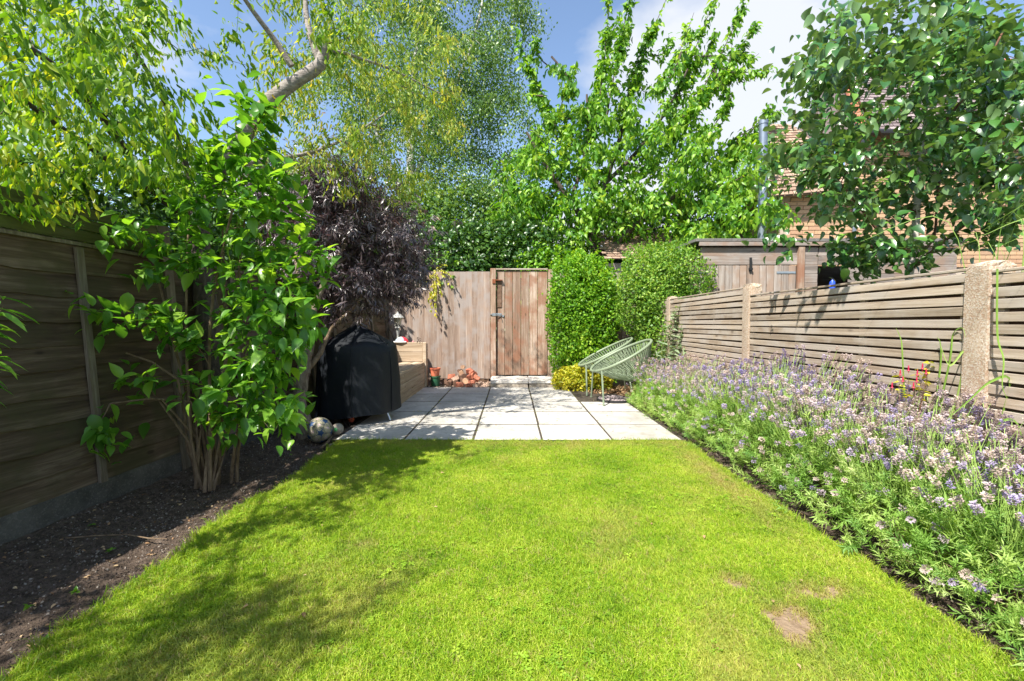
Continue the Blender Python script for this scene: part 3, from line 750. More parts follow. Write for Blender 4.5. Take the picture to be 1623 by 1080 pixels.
# ------------------------------------------------------------------ right fence (slatted panels between concrete posts)
RX = 2.0
rf = empty('slatted_fence', (RX, 3.0, 0), 'pale grey slatted timber fence with rough concrete posts behind the lavender', 'fence')
rng = np.random.default_rng(12)
posts = [.02, 1.95, 3.87, 5.80, 7.72]; tops = [1.225, 1.245, 1.315, 1.315]
for (a, b_), top in zip(zip(posts[:-1], posts[1:]), tops):
    a += .052; b_ -= .052; L = b_ - a; yc = (a + b_) / 2
    pn = empty('fence_panel', (0, 0, 0)); pn.parent = rf; pn.location = Vector((RX, yc, 0)) - rf.location
    meS = None; k = 0; z = top - .045
    while z > .10:
        sv, sf = box_vf(.013, L, .0385, bev=.0015); me = mesh('slat', sv, sf); fix_normals(me)
        g = rng.uniform(-.0015, .0015, 2)
        link('slat', me, M['wood_slat'], pn, (RX + rng.uniform(-.002, .002), yc, z), (rng.normal(0, .0022), rng.normal(0, .05), rng.normal(0, .0012)))
        if k % 1 == 0:
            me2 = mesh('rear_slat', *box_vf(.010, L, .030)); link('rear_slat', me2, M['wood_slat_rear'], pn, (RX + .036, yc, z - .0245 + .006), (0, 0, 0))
        z -= .0505 + rng.uniform(-.0012, .0012); k += 1
    for q in (.0, .333, .667, 1.0):
        y_ = a + .02 + (L - .04) * q; link('batten', mesh('batten', *box_vf(.022, .038, top - .08)), M['wood_slat'], pn, (RX + .0185, y_, top / 2 + .02))
    box('top_rail', (.046, L, .012), (RX + .012, yc, top - .008), M['wood_slat'], pn, (0, -.05, 0), bev=.002)
def conc_post(Y, top, seed):
    g = np.random.default_rng(seed); V = []; F = []; n = 12; zs = list(np.linspace(-.2, top - .06, 9)) + [top - .04, top - .02, top - .004]
    ring = [(-.055, -.05), (-.02, -.052), (.02, -.052), (.055, -.05), (.056, -.015), (.056, .015), (.055, .05), (.02, .052), (-.02, .052), (-.055, .05), (-.057, .018), (-.057, -.018)]
    for i, z in enumerate(zs):
        k = max(0, (z - (top - .05)) / .05); r = 1 - .10 * k ** 2
        for x_, y_ in ring: V.append((x_ * r + g.normal(0, .0004 + .003 * k), y_ * r + g.normal(0, .0009 + .003 * k), z + g.normal(0, .001 + .004 * k)))
    for i in range(len(zs) - 1):
        for j in range(n): F.append((i * n + j, i * n + (j + 1) % n, (i + 1) * n + (j + 1) % n, (i + 1) * n + j))
    V.append((g.normal(0, .01), 0, top + .008)); c = len(V) - 1; m = (len(zs) - 1) * n
    for j in range(n): F.append((m + j, m + (j + 1) % n, c))
    me = mesh('concrete_post', V, F); fix_normals(me); link('concrete_post', me, M['agg'], rf, (RX + .036, Y, 0))
for i, Y in enumerate(posts[:-1]): conc_post(Y, [1.25, 1.262, 1.335, 1.34][i], i + 3)

# ------------------------------------------------------------------ back fence and gate
BY = 7.65
bf = empty('back_fence', (-1.2, BY, 0), 'pale brown fence of upright boards closing the garden behind the patio', 'fence')
rng = np.random.default_rng(13)
def featherboards(x0, x1, z0, z1, wid, parent, mat, name='board', Y=BY):
    n = max(1, round((x1 - x0) / wid)); wid = (x1 - x0) / n
    for i in range(n):
        a = x0 + i * wid; b_ = a + wid + .006
        # thick edge left, thin edge tucked behind the next
        V = [(a, Y - .017, z0), (b_, Y - .006, z0), (b_, Y, z0), (a, Y, z0)]; dz = rng.uniform(-.004, .004); dl = rng.uniform(-.01, .004)
        V = [(p[0], p[1] + rng.uniform(-.0015, .0015), p[2] + dl) for p in V] + [(p[0], p[1], z1 + dz) for p in V]
        MB().add(V, [(0, 1, 2, 3), (4, 5, 6, 7), (0, 1, 5, 4), (1, 2, 6, 5), (2, 3, 7, 6), (3, 0, 4, 7)]).build(name, mat, parent, base=((a + b_) / 2, Y, (z0 + z1) / 2))
featherboards(-2.06, -.375, .075, 1.865, .098, bf, M['wood_back'])
for z in (.35, 1.0, 1.6): box('rail', (1.66, .05, .06), (-1.22, BY + .03, z), M['wood_back'], bf)
box('post', (.09, .09, 1.95), (-2.10, BY + .03, .92), M['wood_batten'], bf)
box('base_board', (1.66, .03, .15), (-1.22, BY + .012, .0), M['wood_slat_rear'], bf)
bf2 = empty('back_fence', (1.4, BY, 0), 'grey upright board fence glimpsed between the two evergreen shrubs', 'fence')
featherboards(.70, 2.9, .05, 1.845, .105, bf2, M['wood_shed_z'])
box('post', (.09, .09, 1.9), (.645, BY + .03, .95), M['wood_gate'], bf2)

gt = empty('garden_gate', (.16, BY, .13), 'upright boarded garden gate with sliding bolt at the top of the stone step', 'gate')
gx = [-.262, -.165, -.018, .120, .257, .394, .592]
gx = [-.262, -.12, .012, .150, .288, .430, .592]
for a, b_ in zip(gx[:-1], gx[1:]):
    box('board', (b_ - a - .006, .02, 1.745), ((a + b_) / 2, BY - .002 + rng.uniform(-.0015, .0015), 1.005), M['wood_gate'], gt, bev=.003)
for z in (.4, 1.65): box('ledge', (.84, .03, .10), (.165, BY + .024, z), M['wood_gate'], gt)
gp = bf
box('post', (.092, .085, 1.90), (-.313, BY - .02, .965), M['wood_gate'], gp, bev=.005)
box('top_rail', (.86, .07, .025), (.165, BY + .0, 1.905), M['wood_slat'], gp, bev=.003)
# sliding bolt
bl = MB(); bl.box((.10, .006, .045), (-.225, BY - .0165, 1.15)); bl.box((.06, .006, .045), (-.30, BY - .0675, 1.15)); b1 = bl.build('bolt_plate', M['galv'], gt, base=(-.225, BY, 1.15))
MB().tube([(-.36, BY - .078, 1.15), (-.17, BY - .03, 1.15)], .008, 8).build('bolt_rod', M['galv'], gt, base=(-.25, BY, 1.15))
MB().tube([(-.20, BY - .03, 1.15), (-.20, BY - .065, 1.13), (-.20, BY - .07, 1.11)], .006, 6).build('bolt_handle', M['galv'], gt, base=(-.2, BY, 1.15))
for x_, z_ in ((-.33, 1.12), (-.15, 1.125)):
    MB().box((.03, .012, .03), (x_, BY - .05 if x_ < -.26 else BY - .022, z_ )).build('bolt_keep', M['galv'], gt, base=(x_, BY, z_))
box('dark_plate', (.088, .012, .44), (-.214, BY - .020, 1.49), M['wood_slat_rear'], gt)
rs = MB(); rs.box((.15, .05, .012), (-.235, BY - .045, 1.722)); rs.box((.05, .02, .07), (-.30, BY - .068, 1.70)); rs.build('rusty_bracket', M['rust'], gt, base=(-.235, BY, 1.72))

st = empty('gate_step', (.25, 7.3, 0), 'pale two slab stone step below the garden gate', 'step')
for a, b_, sd in ((-.335, .255, 1), (.262, .86, 2)):
    g = np.random.default_rng(sd); v, f = [], []
    nx, ny = 9, 5
    for kz, z in enumerate((.078, .122)):
        for j in range(ny):
            for i in range(nx):
                e = (i in (0, nx - 1)) + (j in (0, ny - 1)); v.append((a + (b_ - a) * i / (nx - 1) + (g.normal(0, .004) if i in (0, nx - 1) else 0), 6.99 + .60 * j / (ny - 1) + (g.normal(0, .007) if j == 0 else 0), z + g.normal(0, .0015) - (.006 if (kz and j == 0) else 0)))
    I = lambda k, j, i: k * nx * ny + j * nx + i
    for j in range(ny - 1):
        for i in range(nx - 1): f += [(I(0,j,i), I(0,j+1,i), I(0,j+1,i+1), I(0,j,i+1)), (I(1,j,i), I(1,j,i+1), I(1,j+1,i+1), I(1,j+1,i))]
    for i in range(nx - 1): f += [(I(0,0,i), I(0,0,i+1), I(1,0,i+1), I(1,0,i)), (I(0,ny-1,i), I(1,ny-1,i), I(1,ny-1,i+1), I(0,ny-1,i+1))]
    for j in range(ny - 1): f += [(I(0,j,0), I(1,j,0), I(1,j+1,0), I(0,j+1,0)), (I(0,j,nx-1), I(0,j+1,nx-1), I(1,j+1,nx-1), I(1,j,nx-1))]
    MB().add(v, f).build('slab', M['step_top'], st, base=((a + b_) / 2, 7.3, .1))
    box('riser_block', (b_ - a - .012, .59, .095), ((a + b_) / 2, 7.297, .028), M['step_side'], st, bev=.004)

# ------------------------------------------------------------------ corner bench
bn = empty('timber_bench', (-1.7, 6.2, 0), 'corner bench of pale wide planks along the left fence with raised end', 'bench')
for k in range(3): box('front_plank', (.045, 1.60, .118), (-1.375, 6.245, .068 + k * .122), M['wood_bench_y'], bn, bev=.004)
for k in range(3): box('end_plank', (.66, .04, .118), (-1.735, 5.43, .068 + k * .122), M['wood_bench_x'], bn, bev=.004)
for k in range(4): box('seat_plank', (.172, 1.615, .034), (-1.447 - k * .178, 6.238, .385), M['wood_bench_y'], bn, bev=.004)
for k in range(2): box('back_plank', (.69, .04, .148), (-1.735, 7.075, .48 + k * .155), M['wood_bench_x'], bn, bev=.004)
for k in range(1): box('top_plank', (.70, .16, .03), (-1.715, 7.18, .716 - .03), M['wood_bench_x'], bn, bev=.004)
for k in range(5): box('side_plank', (.035, .15, .132), (-1.362, 7.18, .072 + k * .138), M['wood_bench_y'], bn, bev=.004)
box('corner_post', (.055, .055, .70), (-1.358, 7.062, .352), M['wood_bench_x'], bn, bev=.004)

# lantern on the raised end
lt = empty('garden_lantern', (-1.80, 7.18, .701), 'small grey metal lantern on a short stem standing on the bench end', 'lantern')
lx, ly, lz = -1.80, 7.18, .701
M['lantern'] = plain('dull_white_metal', (.42, .42, .40), .5, .3, 14, .3); M['lglass'] = plain('cloudy_glass', (.42, .40, .30), .25)
MB().lathe([(.095, .385), (.10, .392), (.055, .44), (.022, .455), (.012, .485), (.002, .49)], (lx, ly, lz), 16).build('cap', M['lantern'], lt, smooth=True, base=(lx, ly, lz))
MB().lathe([(.040, .25), (.058, .385)], (lx, ly, lz), 8).build('glass', M['lglass'], lt, base=(lx, ly, lz))
for k in range(4):
    t = k * math.pi / 2 + .4; MB().tube([(lx + .042 * math.cos(t), ly + .042 * math.sin(t), lz + .25), (lx + .062 * math.cos(t), ly + .062 * math.sin(t), lz + .388)], .005, 5).build('glazing_bar', M['lantern'], lt, base=(lx, ly, lz))
MB().lathe([(.055, .225), (.058, .235), (.045, .25)], (lx, ly, lz), 12).build('collar', M['lantern'], lt, smooth=True, base=(lx, ly, lz))
MB().lathe([(.02, 0), (.034, .012), (.018, .04), (.016, .12), (.03, .20), (.035, .225)], (lx, ly, lz), 10).build('stem', M['lantern'], lt, smooth=True, base=(lx, ly, lz))
# small helmet beside it
hm = empty('helmet', (-1.73, 7.12, .701), 'small grey, white and red helmet lying on the bench end', 'helmet')
M['hgrey'] = plain('grey_shell', (.30, .36, .42), .35); M['hwhite'] = plain('white_shell', (.75, .74, .72), .4); M['hred'] = plain('red_plastic', (.70, .03, .05), .4)
def dome(a0, a1, r, th, lift=0):
    V = []; F = []; n1, n2 = 12, 7
    for i in range(n1 + 1):
        for j in range(n2 + 1):
            t = a0 + (a1 - a0) * i / n1; p = math.pi / 2 * j / n2
            V.append((-1.73 + r * 1.15 * math.cos(p) * math.cos(t), 7.12 + r * .8 * math.cos(p) * math.sin(t), .703 + lift + r * .95 * math.sin(p)))
    for i in range(n1):
        for j in range(n2): F.append((i * (n2 + 1) + j, (i + 1) * (n2 + 1) + j, (i + 1) * (n2 + 1) + j + 1, i * (n2 + 1) + j + 1))
    return V, F
MB().add(*dome(0, 6.2831, .092, 0)).build('shell', M['hgrey'], hm, smooth=True, base=(-1.73, 7.12, .70))
MB().add(*dome(-1.0, .3, .096, 0)).build('red_panel', M['hred'], hm, smooth=True, base=(-1.73, 7.12, .70))
MB().add(*dome(-2.2, -1.35, .095, 0)).build('white_panel', M['hwhite'], hm, smooth=True, base=(-1.73, 7.12, .70))
MB().tube([(-1.83, 7.04, .715), (-1.73, 7.03, .712), (-1.64, 7.05, .715)], .012, 6).build('rim', M['hwhite'], hm, smooth=True, base=(-1.73, 7.12, .70))
pk = empty('toy_scrap', (-1.55, 7.12, .701), 'tiny pink plastic scrap on the bench end right of the helmet', 'scrap')
v, f = blob(.022, 4, 1, .3, (1, .8, .8)); MB().add([(p[0] - 1.55, p[1] + 7.12, p[2] + .716) for p in v], f).build('lump', plain('pink_plastic', (.75, .30, .33), .5), pk, base=(-1.55, 7.12, .701))

# pots
def pot(x_, y_, z_, r0, r1, h, mt, name, label, lip=.008):
    o = empty(name, (x_, y_, z_), label, 'pot')
    MB().lathe([(r0, 0), (r0 + (r1 - r0) * .9, h * .86), (r1 - .002, h * .86), (r1 + lip, h * .87), (r1 + lip, h), (r1 - .006, h), (r0 - .006, .012)], (x_, y_, z_), 18, cap=False).build('body', M[mt], o, smooth=True, base=(x_, y_, z_))
    MB().lathe([(r0 - .004, .01), (.001, .011)], (x_, y_, z_), 18).build('bottom', M[mt], o, base=(x_, y_, z_))
    return o
pot(-1.21, 7.16, .02, .065, .078, .155, 'green_pot', 'plant_pot', 'dark green plastic pot beside the bench carrying the orange one')
pot(-1.215, 7.16, .165, .062, .082, .135, 'terracotta', 'plant_pot', 'faded orange plastic pot stacked on top of the dark green pot', .006)

# pile of broken bricks and logs
M['brick_red'] = plain('broken_red_brick', (.38, .13, .075), .9, 0, 18, .5, .6); M['log_end'] = plain('sawn_log', (.42, .25, .15), .85, 0, 14, .4, .5); M['log_dark'] = plain('dark_log', (.13, .07, .045), .9, 0, 16, .5, .6); M['brick_pale'] = plain('pale_brick', (.50, .34, .25), .9, 0, 18, .35, .6)
rng = np.random.default_rng(21)
pile = [  # px, py of centre, Y, kind, size
 (704, 605, 7.20, 'log_dark', .075), (711, 611, 7.12, 'log_dark', .07), (716, 597, 7.30, 'brick_red', .07), (722, 608, 7.12, 'log_dark', .075), (722, 600, 7.22, 'brick_pale', .065),
 (729, 611, 7.08, 'brick_red', .07), (730, 603, 7.22, 'log_dark', .06), (731, 592, 7.34, 'log_end', .06), (727, 588, 7.38, 'log_dark', .05), (736, 597, 7.30, 'log_dark', .07),
 (738, 604, 7.12, 'log_end', .075), (746, 597, 7.22, 'brick_red', .075), (743, 588, 7.34, 'brick_red', .06), (733, 582, 7.40, 'log_end', .045), (750, 592, 7.28, 'brick_red', .075),
 (755, 600, 7.20, 'brick_red', .06), (748, 606, 7.10, 'brick_red', .06), (744, 612, 7.05, 'brick_red', .06), (754, 612, 7.05, 'brick_pale', .055), (761, 609, 7.10, 'brick_pale', .045), (738, 612, 7.04, 'log_dark', .05), (766, 612, 7.08, 'brick_pale', .035)]
plab = ['dark log end at the bottom left of the pile beside the green pot', 'small dark log low in the pile just right of the green pot', 'red brick lump high on the left slope of the pile', 'dark split log low in the left half of the pile', 'pale brick lump in the left middle of the pile', 'red brick lying flat in the bottom row of the pile', 'small dark log in the very middle of the pile', 'round tan log end near the top left of the pile', 'little dark log above the left slope of the pile', 'dark log just below the top of the pile', 'large round log end facing out in the pile middle', 'red brick leaning right of the middle of the pile', 'bright red brick just under the top of the pile', 'small round log forming the top of the pile', 'long red brick tilted on the upper right slope of the pile', 'red brick midway down the right slope of the pile', 'red brick piece low right of the large round log end', 'red brick flat in the bottom row right of centre', 'pale brick bit in the bottom row at the right', 'pale brick chunk near the right foot of the pile', 'small dark log wedged in the bottom row of the pile', 'farthest right pale brick fragment of the pile by the step']
for i, (px, py, Y, kd, s_) in enumerate(pile):
    s_ *= .82; c = P(px, py, Y); c[2] = max(c[2], s_ * .5 + .012)
    if kd.startswith('brick'):
        v, f = box_vf(s_ * 2.0, s_ * 1.5, s_ * 1.15, bev=.006); v = [tuple(np.array(p) + rng.normal(0, .006, 3)) for p in v]; me = mesh('brick_piece', v, f); fix_normals(me); nm = 'brick_piece'
        rot = (rng.normal(0, .45), rng.normal(0, .5), rng.uniform(-.7, .7))
        if py > 610: rot = (0.05, .05, rng.uniform(-.25, .25))
    else:
        mb = MB(); L = .16; r = s_ * .8; pr = [(r * (1 + .06 * rng.normal()), 0), (r, L)]; mb.lathe(pr, (0, 0, 0), 9); me = mesh('log', [(p[0] * rng.uniform(.93, 1.07), p[2], p[1] * rng.uniform(.85, 1.1)) for p in mb.v], mb.f); fix_normals(me); nm = 'log'
        rot = (rng.normal(0, .15), rng.normal(0, .6), rng.normal(0, .35))
    tag(link(nm, me, M[kd], None, tuple(c), rot), plab[i], 'brick' if 'brick' in kd else 'log', 'broken bricks and logs piled by the back fence')
# loose rubble and roots at the fence foot, and mulch behind the chairs
q = np.stack([rng.uniform(-.75, -.36, 260), rng.uniform(7.0, 7.6, 260), np.zeros(260) - .01], 1); q2 = np.stack([rng.uniform(-1.3, -.36, 260), rng.uniform(7.0, 7.62, 260), np.zeros(260) - .01], 1)
qq = np.concatenate([q, q2]); n = len(qq); scatter('rubble', qq + [0, 0, .012], rng.uniform(0, 6, (n, 3)), np.repeat(rng.uniform(.008, .03, (n, 1)), 3, 1), [pebbles(i + 30) for i in range(3)], M['brick_pale'], 'crumbled brick and earth along the foot of the back fence', 'rubble')
n = 2600; th = rng.uniform(0, 6.28, n); q = np.stack([.86 + 1.1 * rng.random(n), 5.72 + 1.3 * rng.random(n), np.full(n, -.01)], 1); q[:, 2] += .025 * rng.random(n)
q = q[(q[:, 0] > 1.46) | (q[:, 1] > 6.34)]; q = q[(q[:, 0] > 1.05) | (q[:, 1] > 6.9)]; n = len(q)
o = mass('bark_mulch', LEAF_MID, frames(unit(n, rng) * [1, 1, .3], unit(n, rng) * .5 + [0, 0, 1]), rng.uniform(.02, .055, n), q + [0, 0, .024], M['litter'], kind='stuff')
tag(o, 'brown fallen leaves and bark on the earth behind the green chairs', 'mulch', kind='stuff')
# round slate-filled tray by the near chair
tr = empty('slate_tray', (1.31, 5.78, .02), 'round black rimmed tray of grey slate chips on the patio by the chairs', 'tray')
MB().lathe([(.215, 0), (.225, 0), (.228, .03), (.218, .032), (.214, .012), (.001, .012)], (1.31, 5.78, .018), 32, cap=False).build('rim', M['black_plastic'], tr, smooth=True, base=(1.31, 5.78, .02))
M['slate'] = plain('grey_slate', (.34, .28, .28), .8, 0, 10, .5, .3)
n = 330; a = rng.uniform(0, 6.28, n); r = .205 * np.sqrt(rng.random(n)); v0, f0 = box_vf(2, 1.3, .35); v0 = np.array(v0, np.float32); f0 = np.array(f0, np.int32)
mass('slate_chip', (v0, f0), frames(unit(n, rng) * [1, 1, .2], unit(n, rng) * .35 + [0, 0, 1]), rng.uniform(.008, .018, n), np.stack([1.31 + r * np.cos(a), 5.78 + r * np.sin(a), .035 + .016 * rng.random(n)], 1), M['slate'], tr, base=(1.31, 5.78, .02), smooth=False)

# ------------------------------------------------------------------ covered barbecue
bq = empty('covered_barbecue', (-1.60, 4.72, 0), 'kettle barbecue under a loose black cover beside the bench', 'barbecue')
def cover_mat():
    m, t, b, o = new_mat('black_cover_fabric'); v = obj_coord(t, rand=False)
    n = noise(t, v, 3, 4, .6); c = ramp(t, n, [(.3, (.005, .007, .010)), (.7, (.010, .013, .018))])
    n2 = noise(t, v, 34, 3, .6); c = mix(t, math_(t, 'MULTIPLY', ramp(t, n2, [(.70, (0, 0, 0)), (.74, (1, 1, 1))]), .25), c, (.16, .16, .15))
    t.links.new(c, b.inputs['Base Color']); b.inputs['Roughness'].default_value = .62; b.inputs['Specular IOR Level'].default_value = .3
    bump(t, b, noise(t, v, 7, 5, .6), .35, .02); return m
M['cover'] = cover_mat()
def bbq_cover():
    prof = [(.418, .115), (.412, .25), (.404, .42), (.394, .58), (.385, .70), (.378, .765), (.362, .79), (.29, .835), (.22, .876), (.15, .918), (.08, .958), (.03, .985), (.004, .995)]
    n = 72; V = []; F = []
    for i, (r, z) in enumerate(prof):
        for k in range(n):
            t = 2 * math.pi * k / n; low = max(0, (.78 - z) / .66)
            fold = 1 + low * (.034 * math.sin(5 * t + 1.0 + z) + .024 * math.sin(9 * t + 2.1 - 2 * z) + .008 * math.sin(17 * t + z * 3))
            shelf = 1 + .035 * math.exp(-((math.remainder(t - 0.1, 2 * math.pi)) / .5) ** 2) * (z > .3)
            zz_ = z + (low ** 2) * .028 * math.sin(t * 1 + 0.5) + .012 * math.sin(4 * t) * (i == 0)
            if z > .78: fold = 1 + .035 * math.sin(6 * t + 1.4) * min(1, (1 - z) * 8)
            V.append((r * fold * shelf * math.cos(t), r * fold * .95 * math.sin(t), zz_))
    for i in range(len(prof) - 1):
        for k in range(n): F.append((i * n + k, i * n + (k + 1) % n, (i + 1) * n + (k + 1) % n, (i + 1) * n + k))
    F.append(tuple((len(prof) - 1) * n + k for k in range(n)))
    return V, F
V, F = bbq_cover(); me = mesh('cover', V, F); fix_normals(me); me.polygons.foreach_set('use_smooth', np.ones(len(me.polygons), dtype=bool))
cv = link('cover', me, M['cover'], bq, (-1.60, 4.72, 0))
for k, a in enumerate((-1.42, -.35, .75, 1.75, 2.8, 3.85)):
    pts = []
    for r, z in [(.428, .12), (.423, .25), (.415, .42), (.403, .60), (.392, .71), (.368, .792), (.224, .879), (.08, .962)]:
        low = max(0, (.78 - z) / .66); fold = 1 + low * (.034 * math.sin(5 * a + 1.0 + z) + .024 * math.sin(9 * a + 2.1 - 2 * z) + .008 * math.sin(17 * a + z * 3))
        pts.append((-1.60 + (r * fold - .003) * math.cos(a), 4.72 + (r * fold - .003) * .95 * math.sin(a), z + low ** 2 * .028 * math.sin(a + .5)))
    MB().tube(pts, .0045, 5).build('seam', M['cover'], cv, smooth=True, base=(-1.60, 4.72, 0))
for (a0, a1, mt) in (((-1.36, 4.62, .30), (-1.225, 4.56, .02), 'galv'), ((-1.42, 4.95, .30), (-1.36, 5.10, .02), 'galv'), ((-1.80, 4.74, .30), (-1.88, 4.78, .03), 'black_iron')):
    lg = MB().tube([a0, a1], .013, 8).build('leg', M[mt], bq, smooth=True, base=(a0[0], a0[1], .2))
    MB().tube([a1, (a1[0] + (a1[0] - a0[0]) * .1, a1[1] + (a1[1] - a0[1]) * .1, max(.008, a1[2] - .018))], .0155, 8).build('foot_cap', M['black_plastic'], lg, base=a1)
wv = MB(); V = []
for k, x_ in enumerate((-1.755, -1.725)):
    pass
for x_, nm in ((-1.75, 'wheel'), (-1.93, 'wheel')):
    mb = MB(); mb.lathe([(.045, -.014), (.072, -.014), (.078, -.006), (.078, .006), (.072, .014), (.045, .014)], (0, 0, 0), 20)
    me = mesh('wheel', [(p[2], p[0], p[1]) for p in mb.v], mb.f); fix_normals(me); wh = link('wheel', me, M['black_plastic'], bq, (x_, 4.50, .065))
    MB().lathe([(.008, -.016), (.046, -.01), (.046, .01), (.008, .016)], (0, 0, 0), 12); 
MB().tube([(-1.93, 4.50, .065), (-1.75, 4.50, .065)], .006, 6).build('axle', M['galv'], bq, base=(-1.8, 4.5, .065))
MB().lathe([(.26, .24), (.10, .16), (.02, .14)], (-1.60, 4.72, 0), 20).build('kettle_bowl', M['black_iron'], bq, smooth=True, base=(-1.6, 4.72, .2))
v, f = blob(.03, 9, 2, .05); tag(MB().add([(p[0] - 1.60, p[1] + 4.50, p[2] + .045) for p in v], f).build('toy_ball', plain('red_rubber', (.55, .09, .04), .5), None, smooth=True, base=(-1.60, 4.50, .045)), 'small red ball on the ground under the covered barbecue', 'ball')

# ------------------------------------------------------------------ football with blue stars
BC = Vector((-1.665, 3.90, .082)); BR = .108
fb = empty('football', tuple(BC), 'scuffed cream football with dark blue stars at the foot of the tree', 'ball')
M['ball'] = plain('scuffed_cream_vinyl', (.33, .30, .20), .55, 0, 16, .35, .15); M['star'] = plain('dark_blue_print', (.015, .055, .15), .5, 0, 20, .4); M['seamline'] = plain('grimy_seam', (.12, .11, .09), .8)
M['spot'] = plain('faded_crest_print', (.45, .33, .35), .6, 0, 40, .6)
import bmesh
bm = bmesh.new(); bmesh.ops.create_icosphere(bm, subdivisions=5, radius=1)
ico = bmesh.new(); bmesh.ops.create_icosphere(ico, subdivisions=1, radius=1)
Rb = Euler((.35, .62, .2)).to_matrix(); ic = [(Rb @ v_.co).normalized() for v_ in ico.verts]; fc = [(Rb @ f_.calc_center_median()).normalized() for f_ in ico.faces]; ico.free()
bm.verts.ensure_lookup_table(); mi = []
V = []
for v_ in bm.verts:
    c = v_.co.normalized(); a = max(c.dot(q) for q in fc); ang = math.acos(min(1, a)); g = abs(ang - .345); V.append(tuple(c * (BR * (1 - .010 * math.exp(-(g / .018) ** 2)))))
F = []; sel = []
for f_ in bm.faces:
    F.append([x.index for x in f_.verts]); c = f_.calc_center_median().normalized(); ang = math.acos(min(1, max(c.dot(q) for q in fc))); sel.append(1 if abs(ang - .345) < .016 else 2 if ang < .15 and (int(c.x * 40) + int(c.z * 40)) % 2 else 0)
bm.free(); me = mesh('ball_skin', V, F, smooth=True)
for k in ('ball', 'seamline', 'spot'): me.materials.append(M[k])
me.polygons.foreach_set('material_index', sel); link('ball_skin', me, None, fb, tuple(BC))
for q in ic:
    z = q; near = sorted(fc, key=lambda p: -p.dot(q))[0]; near2 = sorted(ic, key=lambda p: -p.dot(q))[1]; x_ = (near2 - near2.dot(z) * z).normalized(); y_ = z.cross(x_); V = [tuple(z * BR * 1.008)]; F = []
    for k in range(10):
        a = k * math.pi / 5; r = .43 if k % 2 == 0 else .175
        for fr in (.3, .65, 1): 
            d = (z * math.cos(r * fr) + (x_ * math.cos(a) + y_ * math.sin(a)) * math.sin(r * fr)); V.append(tuple(d * BR * 1.008))
    for k in range(10):
        a = 1 + 3 * k; b_ = 1 + 3 * ((k + 1) % 10); F += [(0, a, b_), (a, a + 1, b_ + 1, b_), (a + 1, a + 2, b_ + 2, b_ + 1)]
    link('star', mesh('star', V, F, smooth=True), M['star'], fb, tuple(BC))
b2 = empty('toy_disc', (-1.555, 3.99, .06), 'small worn grey ball with a green mark tucked behind the football', 'ball')
v, f = blob(.052, 3, 3, .01); MB().add([(p[0] - 1.545, p[1] + 4.0, p[2] + .065) for p in v], f).build('body', plain('worn_grey', (.30, .26, .21), .7, 0, 14, .4), b2, smooth=True, base=(-1.545, 4.0, .06))
MB().lathe([(.018, 0), (.001, .001)], (0, 0, 0), 10); mk = MB(); mk.lathe([(.017, .0), (.010, .004), (.001, .005)], (0, 0, 0), 12, cap=False)
me = mesh('green_mark', [(p[0], -p[2], p[1]) for p in mk.v], mk.f); fix_normals(me); link('green_mark', me, plain('green_print', (.10, .42, .14), .5), b2, (-1.543, 3.949, .072))

# ------------------------------------------------------------------ two round cord chairs
def make_chair(label):
    """seat faces -X, origin on the ground under the middle"""
    root = empty('garden_chair', (0, 0, 0), label, 'chair', 'round cord garden chairs on the patio')
    A = Vector((-.37, 0, .385)); B = Vector((.37, 0, .775)); C = (A + B) / 2; ex = (B - A) / 2; ey = Vector((0, .365, 0)); nrm = ex.cross(ey).normalized()
    if nrm.z < 0: nrm = -nrm
    rim = []
    n = 48
    for k in range(n + 1):
        t = 2 * math.pi * k / n; w_ = 1 - .10 * math.cos(t); rim.append(C + ex * math.cos(t) + ey * math.sin(t) * w_)
    MB().tube(rim, .0165, 8, cap=False).build('rim', M['cord'], root, smooth=True)
    D = C + ex * .18 - nrm * .34; low = [D + ex.normalized() * .13 * math.cos(2 * math.pi * k / n) + Vector((0, .12, 0)) * math.sin(2 * math.pi * k / n) for k in range(n + 1)]
    MB().tube(low, .009, 6, cap=False).build('seat_ring', M['metal_green'], root, smooth=True)
    mb = MB(); m = 66
    for k in range(m):
        for sgn in (.06, -.06):
            t = 2 * math.pi * (k + .25 * (sgn > 0)) / m; t2 = t + sgn; w_ = 1 - .10 * math.cos(t); a = C + ex * math.cos(t) + ey * math.sin(t) * w_; b_ = D + ex.normalized() * .13 * math.cos(t2) + Vector((0, .12, 0)) * math.sin(t2)
            mid = (a + b_) / 2 - nrm * .03; mb.tube([a, mid, b_], .0034, 4, cap=False)
    mb.build('cord_weave', M['cord'], root, smooth=True, kind='stuff')
    fr = .009
    for s_ in (-1, 1):
        p0 = C + ex * math.cos(math.pi - .62) + ey * math.sin(math.pi - .62) * s_ * 1.08
        ft = Vector((-.30, s_ * .325, .012)); MB().tube([p0, ft], .0115, 7).build('leg', M['metal_green'], root, smooth=True)
        MB().tube([ft, ft - Vector((0, 0, .0))+ Vector((0,0,-.010))], .014, 7).build('foot', M['metal_green'], root)
        p1 = D + Vector((.06, s_ * .11, 0)); rt = Vector((.34, s_ * .26, .012)); MB().tube([D + Vector((-.05, s_ * .10, -.02)), p1, rt], .010, 7).build('leg', M['metal_green'], root, smooth=True)
        MB().tube([p0 + (ft - p0) * .10, D + Vector((-.08, s_ * .10, -.01))], .009, 6).build('side_bar', M['metal_green'], root, smooth=True)
        MB().tube([p1, C + ex * .92 + ey * s_ * .38], .009, 6).build('back_stay', M['metal_green'], root, smooth=True)
    return root
def copy_tree(o, parent=None):
    c = o.copy(); COL.objects.link(c); c.parent = parent
    for ch in list(o.children): copy_tree(ch, c)
    return c
c1 = make_chair('sage green round cord chair nearer the camera, beside the lavender')
